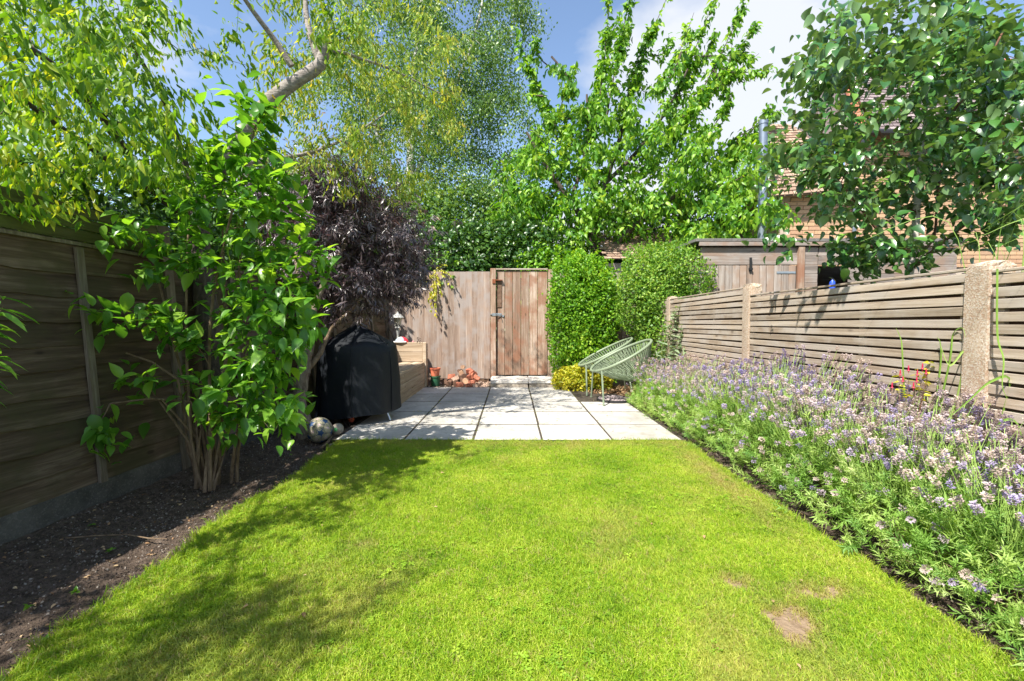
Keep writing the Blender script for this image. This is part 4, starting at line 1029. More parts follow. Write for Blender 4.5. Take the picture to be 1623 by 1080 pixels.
c2 = copy_tree(c1); c2['label'] = 'sage green round cord chair farther back, in front of the leafy wall'
c1.location = (1.375, 5.73, .018); c1.rotation_euler = (0, 0, math.radians(3)); c2.location = (1.33, 6.47, .018); c2.rotation_euler = (0, 0, math.radians(-2))

# ------------------------------------------------------------------ plants
def spots(lst, rng):
    """targets in ellipses (cx, cy, rx, ry, Y0, Y1, n) of the view, each at its own depth in the place"""
    o = []
    for cx, cy, rx, ry, Y0, Y1, n in lst:
        a = rng.uniform(0, 6.28, n); r = np.sqrt(rng.random(n))
        for k in range(n): o.append(P(cx + rx * r[k] * math.cos(a[k]), cy + ry * r[k] * math.sin(a[k]), rng.uniform(Y0, Y1)))
    return np.array(o)

M['leaf_shrub'] = leaf_mat('bright_ovate_leaf', [(.15, (.055, .16, .022)), (.45, (.10, .26, .03)), (.75, (.21, .40, .045)), (.98, (.36, .48, .07))], trans=.48, rough=.33, spec=.5)
M['leaf_cherry_near'] = leaf_mat('yellow_green_leaf', [(.15, (.05, .13, .012)), (.42, (.11, .24, .015)), (.7, (.24, .37, .025)), (.92, (.44, .44, .04)), (1.0, (.45, .20, .06))], trans=.5, rough=.45, spec=.35)
M['leaf_weep'] = leaf_mat('gold_tinted_leaf', [(.12, (.08, .17, .03)), (.42, (.17, .28, .04)), (.68, (.31, .38, .055)), (.88, (.50, .42, .08)), (1.0, (.44, .22, .09))], trans=.45, rough=.5, spec=.3)
M['leaf_birch'] = leaf_mat('birch_leaf', [(.15, (.045, .12, .025)), (.5, (.10, .20, .045)), (.8, (.20, .32, .075)), (1.0, (.34, .42, .11))], trans=.35, rough=.4)
M['leaf_cherry'] = leaf_mat('sweet_cherry_leaf', [(.12, (.04, .13, .014)), (.42, (.10, .26, .02)), (.72, (.24, .42, .04)), (.95, (.42, .54, .10))], trans=.38, rough=.42, spec=.4)
M['leaf_round'] = leaf_mat('glossy_round_leaf', [(.12, (.018, .065, .020)), (.45, (.042, .135, .028)), (.74, (.09, .22, .035)), (.9, (.22, .40, .06)), (1, (.36, .50, .09))], trans=.22, rough=.30, spec=.75, back=(.15, .25, .10))
M['leaf_purple'] = leaf_mat('purple_black_leaflet', [(.15, (.04, .028, .028)), (.5, (.10, .075, .078)), (.75, (.19, .155, .165)), (.92, (.24, .12, .09))], trans=.2, rough=.36, spec=.9, tcol=(1.2, .7, .8))
M['leaf_dark'] = leaf_mat('dark_evergreen_leaf', [(.15, (.02, .06, .015)), (.5, (.045, .12, .02)), (.85, (.11, .21, .035)), (1.0, (.20, .30, .06))], trans=.25, rough=.35)
M['leaf_hedge'] = leaf_mat('small_glossy_leaf', [(.15, (.06, .17, .012)), (.45, (.13, .31, .02)), (.75, (.25, .44, .03)), (.95, (.42, .54, .06))], trans=.35, rough=.42, spec=.4)
M['leaf_hedge2'] = leaf_mat('pale_edged_leaf', [(.15, (.055, .15, .02)), (.45, (.12, .26, .03)), (.75, (.24, .38, .05)), (.95, (.40, .50, .10))], trans=.35, rough=.45, spec=.4)
M['leaf_gold'] = leaf_mat('golden_leaf', [(.15, (.20, .28, .02)), (.45, (.42, .42, .03)), (.75, (.62, .56, .06)), (.95, (.72, .66, .18))], trans=.3, rough=.35)
M['leaf_silver'] = leaf_mat('grey_green_leaf', [(.15, (.12, .19, .09)), (.5, (.22, .30, .16)), (.9, (.36, .43, .26))], trans=.25, rough=.6)
M['lav_leaf'] = leaf_mat('lavender_leaf', [(.12, (.10, .22, .04)), (.42, (.20, .36, .06)), (.72, (.33, .46, .11)), (.95, (.46, .54, .24))], trans=.35, rough=.55, wscale=3.5)
M['lav_stalk'] = plain('lavender_stalk', (.26, .40, .08), .6, 0, 8, .3)
M['lav_head'] = leaf_mat('lavender_floret', [(.16, (.25, .20, .42)), (.34, (.42, .36, .52)), (.46, (.48, .40, .41)), (.66, (.52, .42, .36)), (.95, (.68, .59, .51))], trans=.25, rough=.8, wscale=2.2, tcol=(1.2, 1.1, 1.1))

# --- large-leaved shrub at the left
rng = np.random.default_rng(101); sh = empty('leafy_shrub', tuple(P(330, 772, 2.82)), 'many stemmed shrub with large bright green leaves in front of the dark left fence', 'shrub')
sk = Skel(rng); bx, by = sh.location.x, sh.location.y; mains = []
for px, py, Y, dx in ((405, 200, 2.75, .06), (350, 300, 2.85, .02), (300, 330, 2.95, -.02), (240, 400, 2.8, -.12), (455, 380, 2.95, .15), (470, 470, 2.75, .11), (200, 560, 2.65, -.10), (175, 640, 2.55, -.02), (390, 330, 3.05, .04)):
    t = P(px, py, Y); b0_ = np.array([bx + dx * .8, by + rng.normal(0, .07), -.03]); mid = b0_ * .45 + t * .55; mid[0] = b0_[0] * .62 + t[0] * .38; mid[2] = t[2] * .5 + .05
    if py > 500: mid[2] = max(.32, t[2] * .9)
    mid += rng.normal(0, .045, 3); q1 = b0_ * .7 + mid * .3 + rng.normal(0, .03, 3); mains.append(sk.path([b0_, q1, mid, t], 0.0115, .005))
T = spots([(395, 190, 42, 55, 2.6, 2.95, 9), (440, 260, 40, 50, 2.7, 3.1, 9), (350, 260, 50, 50, 2.6, 3.1, 12), (400, 360, 75, 60, 2.6, 3.1, 22), (290, 330, 60, 45, 2.6, 3.2, 12),
           (215, 350, 60, 35, 2.5, 3.0, 9), (155, 375, 35, 20, 2.5, 2.8, 3), (250, 410, 50, 35, 2.5, 3.0, 7), (440, 470, 62, 75, 2.5, 3.0, 24), (345, 450, 45, 60, 2.7, 3.1, 8), (375, 560, 70, 70, 2.5, 3.0, 14),
           (450, 560, 45, 60, 2.5, 2.9, 12), (230, 500, 50, 25, 2.45, 2.8, 6), (150, 492, 38, 22, 2.4, 2.6, 5), (195, 600, 50, 26, 2.45, 2.7, 5), (160, 690, 30, 25, 2.4, 2.5, 4), (380, 655, 75, 45, 2.5, 2.9, 11), (410, 620, 70, 50, 2.45, 2.8, 11), (495, 430, 25, 60, 2.7, 3.0, 6), (440, 620, 60, 60, 2.6, 2.95, 14), (340, 620, 50, 40, 2.6, 3.0, 6), (300, 380, 50, 50, 2.6, 3.1, 6), (370, 300, 60, 80, 2.6, 3.1, 12), (440, 330, 50, 40, 2.8, 3.1, 8)], rng)
T = T[T[:, 0] > LFX(T[:, 1]) - .02]
T[:, 0] = np.maximum(T[:, 0], LFX(T[:, 1]) + .02 + 0 * T[:, 0])
sk.grow(T, up=.12, wob=.02); sk.radii(.0022, .45)
for ids in mains: sk.build_path('stem', ids, M['stem_tan'], sh, 7, rough=.05)
for i in range(9):
    a = rng.uniform(0, 6.28); p0 = np.array([bx + .07 * math.cos(a), by + .06 * math.sin(a), -.03]); MB().tube([p0, p0 + [rng.normal(0, .05), rng.normal(0, .05), .3], p0 + [rng.normal(0, .14), rng.normal(0, .1), rng.uniform(.45, .8)]], [.014, .009, .004], 6).build('stem', M['stem_tan'], sh, smooth=True, base=tuple(sh.location))
sk.build('branches', M['stem_tan'], sh, rmax=.0059, n=4)
pos, dr = sk.leaf_sites(22, .05); pos = np.concatenate([pos, pos + rng.normal(0, .045, pos.shape), pos + rng.normal(0, .06, pos.shape)]); dr = np.tile(dr, (3, 1)); k = pos[:, 0] > LFX(pos[:, 1]) - LEAN * pos[:, 2] + .04; pos, dr = pos[k], dr[k]; n = len(pos); print('shrub leaves', n)
R = leaf_orient(dr, rng, 1.0, .45, .72); s_ = rng.uniform(.058, .122, n); s_[rng.random(n) < .2] *= .6
leaf_parts('leaf', LEAF_OVATE, R, s_, pos + rng.normal(0, .008, (n, 3)), M['leaf_shrub'], sh, 300, 'foliage', rng)

# --- old cherry: trunk behind the shrub, pale limb up to the right, dark limb to the left, crown over the fence
rng = np.random.default_rng(102); b0_ = P(330, 735, 3.25); b0_[0] = -2.14; b0_[2] = -.03
ch = empty('overhanging_cherry', tuple(b0_), 'old cherry tree with smooth pale limb and hanging yellow green leaves behind the left shrub', 'tree')
sk = Skel(rng)
tr_ = sk.path([b0_, (-2.13, 3.27, .6), P(322, 450, 3.35), P(318, 350, 3.45), P(350, 265, 3.5)], .082, .062)
limb = sk.path([P(350, 265, 3.5), P(398, 200, 3.5), P(430, 158, 3.5), P(475, 125, 3.55), P(507, 103, 3.6), P(516, 72, 3.6)], .060, .040, tr_[-1])
up1 = sk.path([P(507, 100, 3.6), P(493, 62, 3.6), P(485, 20, 3.65), P(478, -40, 3.7), P(440, -160, 3.5)], .028, .012, limb[-4])
up2 = sk.path([P(462, 105, 3.55), P(440, 70, 3.5), P(410, 30, 3.4), P(385, -5, 3.3), P(330, -90, 3.0)], .024, .010, limb[len(limb) // 2 + 3])
rt = sk.path([P(516, 82, 3.6), P(545, 84, 3.8), P(575, 95, 4.1), P(620, 110, 4.5), P(700, 150, 4.9)], .018, .006, limb[-1])
lo = sk.path([P(350, 265, 3.5), P(420, 255, 3.9), P(500, 240, 4.3), P(565, 210, 4.6), P(640, 160, 5.0)], .022, .006, tr_[-1])
dk = sk.path([P(318, 350, 3.45), P(262, 318, 3.3), P(205, 248, 3.0), P(165, 190, 2.8), P(100, 115, 2.6), P(20, 60, 2.4)], .036, .015, tr_[-8])
bk = sk.path([P(262, 318, 3.3), (-2.75, 2.3, 2.35), (-2.7, 1.2, 2.75), (-2.55, .2, 3.0), (-2.2, -.6, 3.1)], .016, .008, dk[3])
dk2 = sk.path([P(318, 350, 3.45), P(285, 230, 3.4), P(255, 150, 3.2), P(200, 60, 3.0)], .028, .010, tr_[-6])
T = spots([(70, 60, 130, 100, 1.7, 3.0, 60), (120, 180, 160, 90, 1.8, 3.2, 75), (40, 250, 90, 60, 1.9, 3.0, 30), (60, 110, 130, 130, 3.2, 4.6, 50), (200, 90, 90, 110, 2.2, 3.4, 44), (250, 60, 60, 60, 2.6, 3.6, 14), (290, 250, 60, 40, 2.8, 3.5, 14), (230, 230, 100, 70, 2.4, 3.4, 38), (150, 270, 130, 40, 2.2, 3.2, 26), (290, 190, 60, 60, 2.6, 3.4, 8), (160, -60, 220, 60, 1.8, 3.2, 30), (50, 320, 55, 12, 2.0, 2.35, 6)], rng)
T2 = spots([(560, 150, 120, 120, 3.6, 5.2, 60), (650, 190, 100, 110, 4.2, 5.6, 62), (620, 60, 110, 80, 3.8, 5.4, 46), (500, 40, 90, 60, 3.2, 4.4, 34), (450, 130, 60, 60, 3.8, 4.6, 16), (540, 250, 90, 60, 3.8, 5.0, 34), (640, 285, 60, 50, 4.4, 5.4, 22), (400, 100, 60, 80, 3.0, 4.0, 11), (420, 200, 30, 40, 3.4, 4.0, 6), (560, -60, 220, 60, 3.2, 5.0, 30), (700, 90, 60, 80, 4.6, 5.6, 18)], rng)
# the side of the crown beyond the frame, whose shade lies on the near lawn and bed
T3 = np.concatenate([np.array([-2.30, -.28, 2.8]) + rng.normal(0, 1, (42, 3)) * [.26, .16, .14], np.array([-2.85, -.2, 2.8]) + rng.normal(0, 1, (16, 3)) * [.25, .22, .16], np.array([-2.02, 1.10, 2.7]) + rng.normal(0, 1, (12, 3)) * [.13, .14, .14], np.array([-2.27, .50, 2.8]) + rng.normal(0, 1, (12, 3)) * [.13, .14, .12], np.array([-3.0, 1.2, 2.7]) + rng.normal(0, 1, (16, 3)) * [.3, .4, .25]])
sk.grow(np.concatenate([T, T2, T3]), up=.15, sag=.22, wob=.04, step=.12); sk.radii(.0022, .5)
for nm, ids, mt in (('trunk', tr_, 'bark_dark'), ('limb', limb, 'bark_cherry'), ('limb', up1, 'bark_cherry'), ('limb', up2, 'bark_cherry'), ('limb', rt, 'bark_cherry'), ('limb', lo, 'bark_cherry'), ('limb', dk, 'bark_dark'), ('limb', dk2, 'bark_dark'), ('limb', bk, 'bark_dark')):
    sk.build_path(nm, ids, M[mt], ch, 12, rough=.025)
sk.build('branches', M['bark_dark'], ch, rmax=.0058, n=4)
pos, dr = sk.leaf_sites(30, .1); fr_ = pos[:, 1] > 3.45; ex_ = pos[:, 1] < 1.5; A_ = [pos] + [pos[~fr_] + rng.normal(0, .05, (int((~fr_).sum()), 3)) for _ in range(3)] + [pos[fr_] + rng.normal(0, .055, (int(fr_.sum()), 3)) - [0, 0, .03] for _ in range(4)] + [pos[ex_] + rng.normal(0, .10, (int(ex_.sum()), 3)) for _ in range(5)]
B_ = [dr] + [dr[~fr_]] * 3 + [dr[fr_]] * 4 + [dr[ex_]] * 5; pos = np.concatenate(A_); dr = np.concatenate(B_); n = len(pos); far = pos[:, 1] > 3.45; print('cherry1', n)
R = leaf_orient(dr, rng, .55, 1.1, .35); s_ = rng.uniform(.036, .074, n); nar = leaf_proto([(.22, .9), (.55, .9), (.8, .42)], .17, .45, .3)
leaf_parts('leaf', nar, R[~far], s_[~far], pos[~far], M['leaf_cherry_near'], ch, 300, 'foliage', rng)
mass('foliage', LEAF_NARROW, R[far], s_[far] * .95, pos[far], M['leaf_weep'], ch, base=tuple(ch.location))

# --- purple elder over the barbecue
rng = np.random.default_rng(103); b0_ = np.array([-1.86, 4.06, -.03]); el = empty('purple_elder', tuple(b0_), 'black leaved elder with a knobbly leaning trunk arching over the covered barbecue', 'tree')
sk = Skel(rng)
t1 = sk.path([b0_, P(472, 640, 4.08), P(480, 590, 4.12), P(490, 545, 4.2)], .088, .050)
for q in range(len(sk.fix)): sk.fix[q] *= 1 + .09 * math.sin(q * 2.1)
t2 = sk.path([P(480, 595, 4.12), P(508, 560, 4.25), P(525, 520, 4.4), P(560, 488, 4.6), P(590, 440, 4.8)], .026, .012, t1[-5])
t3 = sk.path([P(490, 545, 4.2), P(500, 480, 4.3), P(530, 420, 4.5), P(560, 360, 4.8)], .036, .014, t1[-1])
t4 = sk.path([P(490, 545, 4.2), P(478, 470, 4.3), P(470, 400, 4.5), P(480, 330, 4.8)], .030, .012, t1[-1])
t5 = sk.path([P(530, 420, 4.5), P(590, 390, 5.0), P(640, 410, 5.3)], .02, .008, t3[-6])
T = spots([(500, 290, 60, 40, 4.4, 5.2, 30), (460, 350, 40, 60, 4.4, 5.0, 20), (590, 340, 60, 40, 4.6, 5.6, 30), (560, 390, 95, 70, 4.4, 5.6, 95), (500, 330, 50, 55, 4.4, 5.4, 34), (610, 400, 62, 62, 4.6, 5.7, 60), (530, 300, 60, 42, 4.6, 5.4, 32), (640, 425, 30, 34, 5.0, 5.6, 30), (480, 260, 60, 26, 4.5, 5.2, 16), (640, 350, 34, 30, 5.0, 5.6, 18), (430, 300, 30, 30, 4.6, 5.0, 8), (610, 460, 40, 24, 4.8, 5.5, 26), (560, 290, 60, 34, 4.8, 5.6, 26), (500, 470, 40, 30, 4.4, 5.0, 16), (530, 440, 80, 36, 4.4, 5.2, 34), (480, 420, 30, 60, 4.5, 5.2, 12)], rng)
sk.grow(T, up=.3, sag=.25, wob=.03, step=.1); sk.radii(.0022, .48)
for nm, ids, mt in (('trunk', t1, 'bark_brown'), ('limb', t2, 'stem_tan'), ('limb', t3, 'bark_brown'), ('limb', t4, 'bark_brown'), ('limb', t5, 'bark_brown')): sk.build_path(nm, ids, M[mt], el, 12, rough=.06 if nm == 'trunk' else .03)
sk.build('branches', M['bark_twig'], el, rmax=.0078, n=4)
pos, dr = sk.leaf_sites(34, .02); pos = np.concatenate([pos, pos + rng.normal(0, .14, pos.shape)]); dr = np.tile(dr, (2, 1)); print('elder', len(pos))
# each leaf is a spray of narrow leaflets on a stalk
m = len(pos); Rl = leaf_orient(dr, rng, .8, .6, .55); L = []; RR = []; SS = []; rr = []
sz = rng.uniform(.09, .16, m)
for j, (t_, ang) in enumerate([(.3, .95), (.3, -.95), (.5, .8), (.5, -.8), (.72, .65), (.72, -.65), (.9, 0)]):
    d = Rl[:, :, 1] * math.cos(ang) + Rl[:, :, 0] * math.sin(ang); d[:, 2] -= .25; 
    L.append(pos + Rl[:, :, 1] * (sz * t_)[:, None]); RR.append(frames(d + rng.normal(0, .14, d.shape), Rl[:, :, 2] + rng.normal(0, .35, d.shape))); SS.append(sz * rng.uniform(.45, .62, m)); rr.append(rng.random(m))
mass('foliage', leaf_proto([(.4, 1.0)], .11, .3, .3), np.concatenate(RR), np.concatenate(SS), np.concatenate(L), M['leaf_purple'], el, rnd=np.concatenate(rr), base=tuple(b0_))

# --- silver birch far behind
def mass_tree(name, label, base, paths, T, leafm, barkm, proto, s0, s1, per_m, rng, step=.3, up=.2, sag=.2, droop=.6, flat=.4, rmax=.03, tip=.004, parts=False, start=.15, wob=.04, out=.8, e=.5):
    o = empty(name, tuple(base), label, 'tree'); sk = Skel(rng); allp = []
    for pts, r0, r1, par in paths:
        pi = -1 if par is None else allp[par[0]][par[1]]; allp.append(sk.path(pts, r0, r1, pi))
    sk.grow(T, up=up, sag=sag, wob=wob, step=step); sk.radii(tip, e)
    for k, ids in enumerate(allp): sk.build_path('trunk' if k == 0 else 'limb', ids, barkm, o, 10, rough=.03)
    sk.build('branches', barkm, o, rmax=min(r1 for _, _, r1, _ in paths) * .98, n=4)
    pos, dr = sk.leaf_sites(per_m, start); n = len(pos); R = leaf_orient(dr, rng, out, droop, flat); s_ = rng.uniform(s0, s1, n)
    return o, sk, pos, dr, R, s_
rng = np.random.default_rng(104); B = np.array([P(652, 500, 12.5)[0], 12.5, -.06])
T = spots([(620, 60, 130, 100, 11, 14.5, 100), (720, 100, 85, 110, 11, 14, 105), (740, 240, 80, 110, 11, 14, 90), (650, 240, 100, 110, 11, 14, 70), (800, 40, 50, 60, 12, 13.5, 22), (560, 150, 90, 100, 11.5, 14, 50), (700, 340, 80, 60, 11, 13.5, 45), (690, -60, 170, 60, 11, 14, 45), (840, 20, 32, 30, 12, 13, 6), (785, 120, 40, 60, 11.5, 13.5, 18), (800, 300, 50, 60, 11, 13.5, 20), (828, 130, 26, 110, 11.5, 13, 14), (845, 290, 40, 60, 11, 13, 18)], rng)
bi, sk, pos, dr, R, s_ = mass_tree('silver_birch', 'tall silver birch with fine hanging foliage behind the back fence', B,
    [([B, P(652, 380, 12.5), P(650, 300, 12.5), P(655, 150, 12.5), P(668, 20, 12.6), P(680, -120, 12.7)], .16, .05, None), ([P(650, 300, 12.5), P(700, 180, 12.3), P(745, 80, 12.2), P(770, -20, 12.3)], .07, .03, (0, 22)),
     ([P(652, 330, 12.5), P(600, 220, 12.8), P(570, 80, 12.9)], .07, .03, (0, 18))], T, M['leaf_birch'], M['bark_birch'], LEAF_TINY, .05, .075, 26, rng, step=.25, up=.35, sag=.55, droop=1.0)
k = 11; pos2 = np.repeat(pos, k, 0) + rng.normal(0, .17, (len(pos) * k, 3)) - [0, 0, .08]; n = len(pos2)
R2 = frames(unit(n, rng) * .7 + [0, 0, -.8], unit(n, rng)); print('birch leaves', n)
mass('foliage', LEAF_TINY, R2, rng.uniform(.05, .085, n), pos2, M['leaf_birch'], bi, base=tuple(B))

# --- sweet cherry in the middle with long upright shoots
rng = np.random.default_rng(105); B = np.array([P(950, 430, 9.8)[0], 9.8, -.06])
C0 = P(948, 415, 9.8)
paths = [([B, (B[0] + .02, 9.8, 1.2), C0, P(940, 372, 9.8)], .13, .10, None),
         ([C0, P(985, 378, 9.7), P(1040, 330, 9.6), P(1110, 290, 9.5)], .07, .03, (0, 14)), ([P(940, 372, 9.8), P(905, 320, 9.7), P(870, 270, 9.7), P(835, 210, 9.7)], .07, .025, (0, -1)),
         ([P(940, 372, 9.8), P(960, 290, 9.8), P(985, 210, 9.9), P(1000, 130, 9.9)], .08, .025, (0, -1)), ([P(960, 290, 9.8), P(1010, 240, 10), P(1060, 170, 10.1), P(1090, 110, 10.1)], .05, .02, (3, 8)),
         ([P(905, 320, 9.7), P(930, 230, 9.6), P(930, 150, 9.6)], .045, .02, (2, 4))]
T = spots([(950, 270, 150, 90, 8.8, 11, 150), (900, 330, 130, 60, 8.8, 10.6, 90), (1020, 320, 130, 60, 8.8, 10.6, 95), (1000, 200, 110, 60, 9, 10.8, 75), (1100, 330, 90, 45, 9, 10.4, 45), (880, 230, 60, 60, 9, 10.5, 34), (1080, 240, 60, 60, 9, 10.5, 34), (850, 380, 90, 35, 8.8, 10, 40), (1150, 280, 55, 40, 9.2, 10.2, 16), (1190, 300, 25, 30, 9.0, 9.8, 10), (1170, 330, 60, 30, 7.6, 9.4, 26), (1210, 255, 30, 50, 7.4, 8.6, 16), (1130, 250, 50, 50, 8.5, 10, 24), (1235, 330, 25, 22, 7.2, 7.9, 8), (840, 300, 60, 60, 9, 10.5, 26), (1150, 372, 60, 14, 7.9, 9.0, 14)], rng)
o, sk, pos, dr, R, s_ = mass_tree('sweet_cherry', 'bright green cherry tree with long upright shoots behind the gate', B, paths, T, M['leaf_cherry'], M['bark_dark'], LEAF_CHERRY, .1, .14, 13, rng, step=.22, up=.25, sag=.12, droop=.8)
shoots = [((958, 210), (1003, -25)), ((945, 190), (967, -25)), ((985, 180), (1062, -15)), ((930, 230), (958, 60)), ((1060, 200), (1140, -20)), ((1080, 190), (1185, -15)), ((1090, 180), (1196, 40)), ((1060, 220), (1203, 85)), ((1000, 190), (1030, 45)),
          ((1080, 130), (1135, 50)), ((1075, 120), (1085, 45)), ((905, 260), (812, 25)), ((880, 200), (842, 105)), ((910, 190), (912, 105)), ((1130, 260), (1222, 165)), ((1110, 290), (1200, 210)), ((870, 260), (835, 200)), ((1040, 140), (1100, 20)), ((1100, 150), (1160, 70)),
          ((1110, 230), (1160, 150)), ((900, 120), (848, 60)), ((850, 330), (790, 300)), ((1160, 300), (1215, 262)), ((975, 120), (985, 20)), ((1130, 300), (1245, 230)), ((1120, 320), (1262, 262)), ((1100, 260), (1235, 175)), ((860, 330), (775, 250))]
extra = [((a[0] * .5 + b_[0] * .5, a[1] * .5 + b_[1] * .5), (b_[0] + rng.uniform(-55, 55), b_[1] + rng.uniform(25, 110))) for a, b_ in shoots[::2]]
L = []; D = []; br = MB()
for (a, b_) in shoots + extra:
    Y = rng.uniform(9.3, 10.3); p0, p1 = P(a[0], a[1], Y), P(b_[0], b_[1], Y + rng.uniform(-.4, .4)); c = (p0 + p1) / 2 + [rng.normal(0, .28), rng.normal(0, .25), -.22 + rng.normal(0, .15)]; ln = np.linalg.norm(p1 - p0); m = int(ln * 120); u = np.clip(rng.choice(np.sort(rng.random(int(9 + ln * 5))), m) + rng.normal(0, .028, m), 0, 1)
    q = ((1 - u) ** 2)[:, None] * p0 + (2 * u * (1 - u))[:, None] * c + (u ** 2)[:, None] * p1; L.append(q + rng.normal(0, 1, q.shape) * (.04 + .04 * (1 - u))[:, None]); D.append(np.tile((p1 - p0) / ln, (m, 1)))
    br.tube([p0, p0 * .5625 + c * .375 + p1 * .0625, p0 * .25 + c * .5 + p1 * .25, p0 * .0625 + c * .375 + p1 * .5625, p1], [.022, .016, .012, .008, .004], 5, cap=False)
br.build('shoots', M['bark_dark'], o, smooth=True, kind='stuff', base=tuple(B))
L = np.concatenate(L); D = np.concatenate(D); n = len(L); rr_ = unit(n, rng); d = rr_ * .8 + D * .25 + [0, 0, -.75]
mass('foliage', LEAF_CHERRY, frames(d, unit(n, rng) * .7 + [0, -.2, .7]), rng.uniform(.10, .155, n), L + [0, 0, -.02], M['leaf_cherry'], o, base=tuple(B))
pos2 = np.repeat(pos, 5, 0) + rng.normal(0, .085, (len(pos) * 5, 3)); n = len(pos2); print('cherry leaves', n)
mass('foliage', LEAF_CHERRY, frames(unit(n, rng) * .8 + [0, 0, -.75], unit(n, rng) * .7 + [0, -.2, .6]), rng.uniform(.09, .15, n), pos2, M['leaf_cherry'], o, base=tuple(B))

# --- round-leaved tree beyond the right fence
rng = np.random.default_rng(106); B = np.array([P(1435, 440, 3.3)[0], 3.3, -.05])
paths = [([B, P(1441, 440, 3.3), P(1450, 380, 3.3), P(1455, 300, 3.3), P(1470, 180, 3.3), P(1478, 60, 3.35), P(1480, -60, 3.4)], .032, .014, None),
         ([P(1441, 430, 3.3), P(1500, 380, 3.2), P(1560, 330, 3.1), P(1620, 260, 3.0)], .011, .006, (0, 9)), ([P(1445, 420, 3.3), P(1395, 370, 3.3), P(1340, 300, 3.3), P(1270, 230, 3.4)], .012, .006, (0, 9)),
         ([P(1455, 300, 3.3), P(1400, 220, 3.3), P(1340, 130, 3.4), P(1290, 70, 3.4)], .010, .006, (0, 14)), ([P(1465, 230, 3.3), P(1540, 140, 3.2), P(1600, 30, 3.2)], .010, .006, (0, 17)), ([P(1447, 410, 3.3), P(1480, 380, 3.4), P(1485, 320, 3.5), P(1500, 200, 3.6)], .010, .006, (0, 9))]
T = spots([(1430, 200, 180, 130, 2.7, 4.1, 125), (1530, 120, 120, 130, 2.5, 4.0, 100), (1550, 260, 90, 70, 2.6, 3.9, 46), (1400, 330, 110, 70, 2.8, 3.9, 50), (1450, 400, 60, 30, 2.9, 3.4, 12), (1600, 290, 30, 50, 2.7, 3.2, 14), (1540, 350, 60, 40, 2.8, 3.3, 14), (1590, 350, 40, 40, 2.7, 3.1, 12), (1310, 250, 60, 70, 3.2, 4.0, 14), (1460, 50, 150, 70, 2.7, 3.9, 60), (1340, 60, 60, 60, 3.0, 3.9, 12), (1300, 220, 60, 60, 3.0, 3.9, 17), (1290, 300, 50, 30, 3.0, 3.7, 7), (1390, 405, 70, 22, 2.9, 3.4, 12), (1540, -60, 130, 50, 2.7, 3.8, 24), (1250, 110, 20, 14, 3.2, 3.6, 2), (1235, 250, 30, 40, 3.2, 3.7, 4), (1300, 390, 40, 12, 3.1, 3.4, 3), (1600, 130, 30, 120, 2.6, 3.6, 16), (1350, 400, 60, 26, 2.9, 3.4, 10), (1260, 240, 45, 60, 3.1, 3.7, 12), (1300, 110, 55, 50, 3.1, 3.9, 16), (1215, 280, 20, 30, 3.3, 3.6, 4), (1240, 372, 30, 8, 3.2, 3.4, 3), (1330, 70, 45, 50, 2.15, 2.45, 13), (1290, 120, 25, 30, 2.2, 2.5, 4), (1450, 130, 170, 130, 3.0, 4.6, 60)], rng)
rt_, sk, pos, dr, R, s_ = mass_tree('round_leaved_tree', 'young white stemmed tree with large round glossy leaves beyond the slatted fence', B, paths, T, M['leaf_round'], M['bark_twig'], LEAF_ROUND, .042, .080, 21, rng, step=.12, up=.1, sag=.1, droop=.55, flat=.6, tip=.0018, out=1.0)
[c_ for c_ in rt_.children if c_.name.startswith('trunk')][0].data.materials[0] = M['bark_pale']
pos = np.concatenate([pos, pos + rng.normal(0, .06, pos.shape), pos + rng.normal(0, .08, pos.shape)]); R = np.concatenate([R, R, R[rng.permutation(len(R))]]); s_ = np.tile(s_, 3); k = (pos[:, 0] > 2.1) | (pos[:, 2] > 1.4); leaf_parts('leaf', LEAF_ROUND, R[k], s_[k], pos[k] + rng.normal(0, .012, (k.sum(), 3)), M['leaf_round'], rt_, 300, 'foliage', rng)
print('round leaves', k.sum())

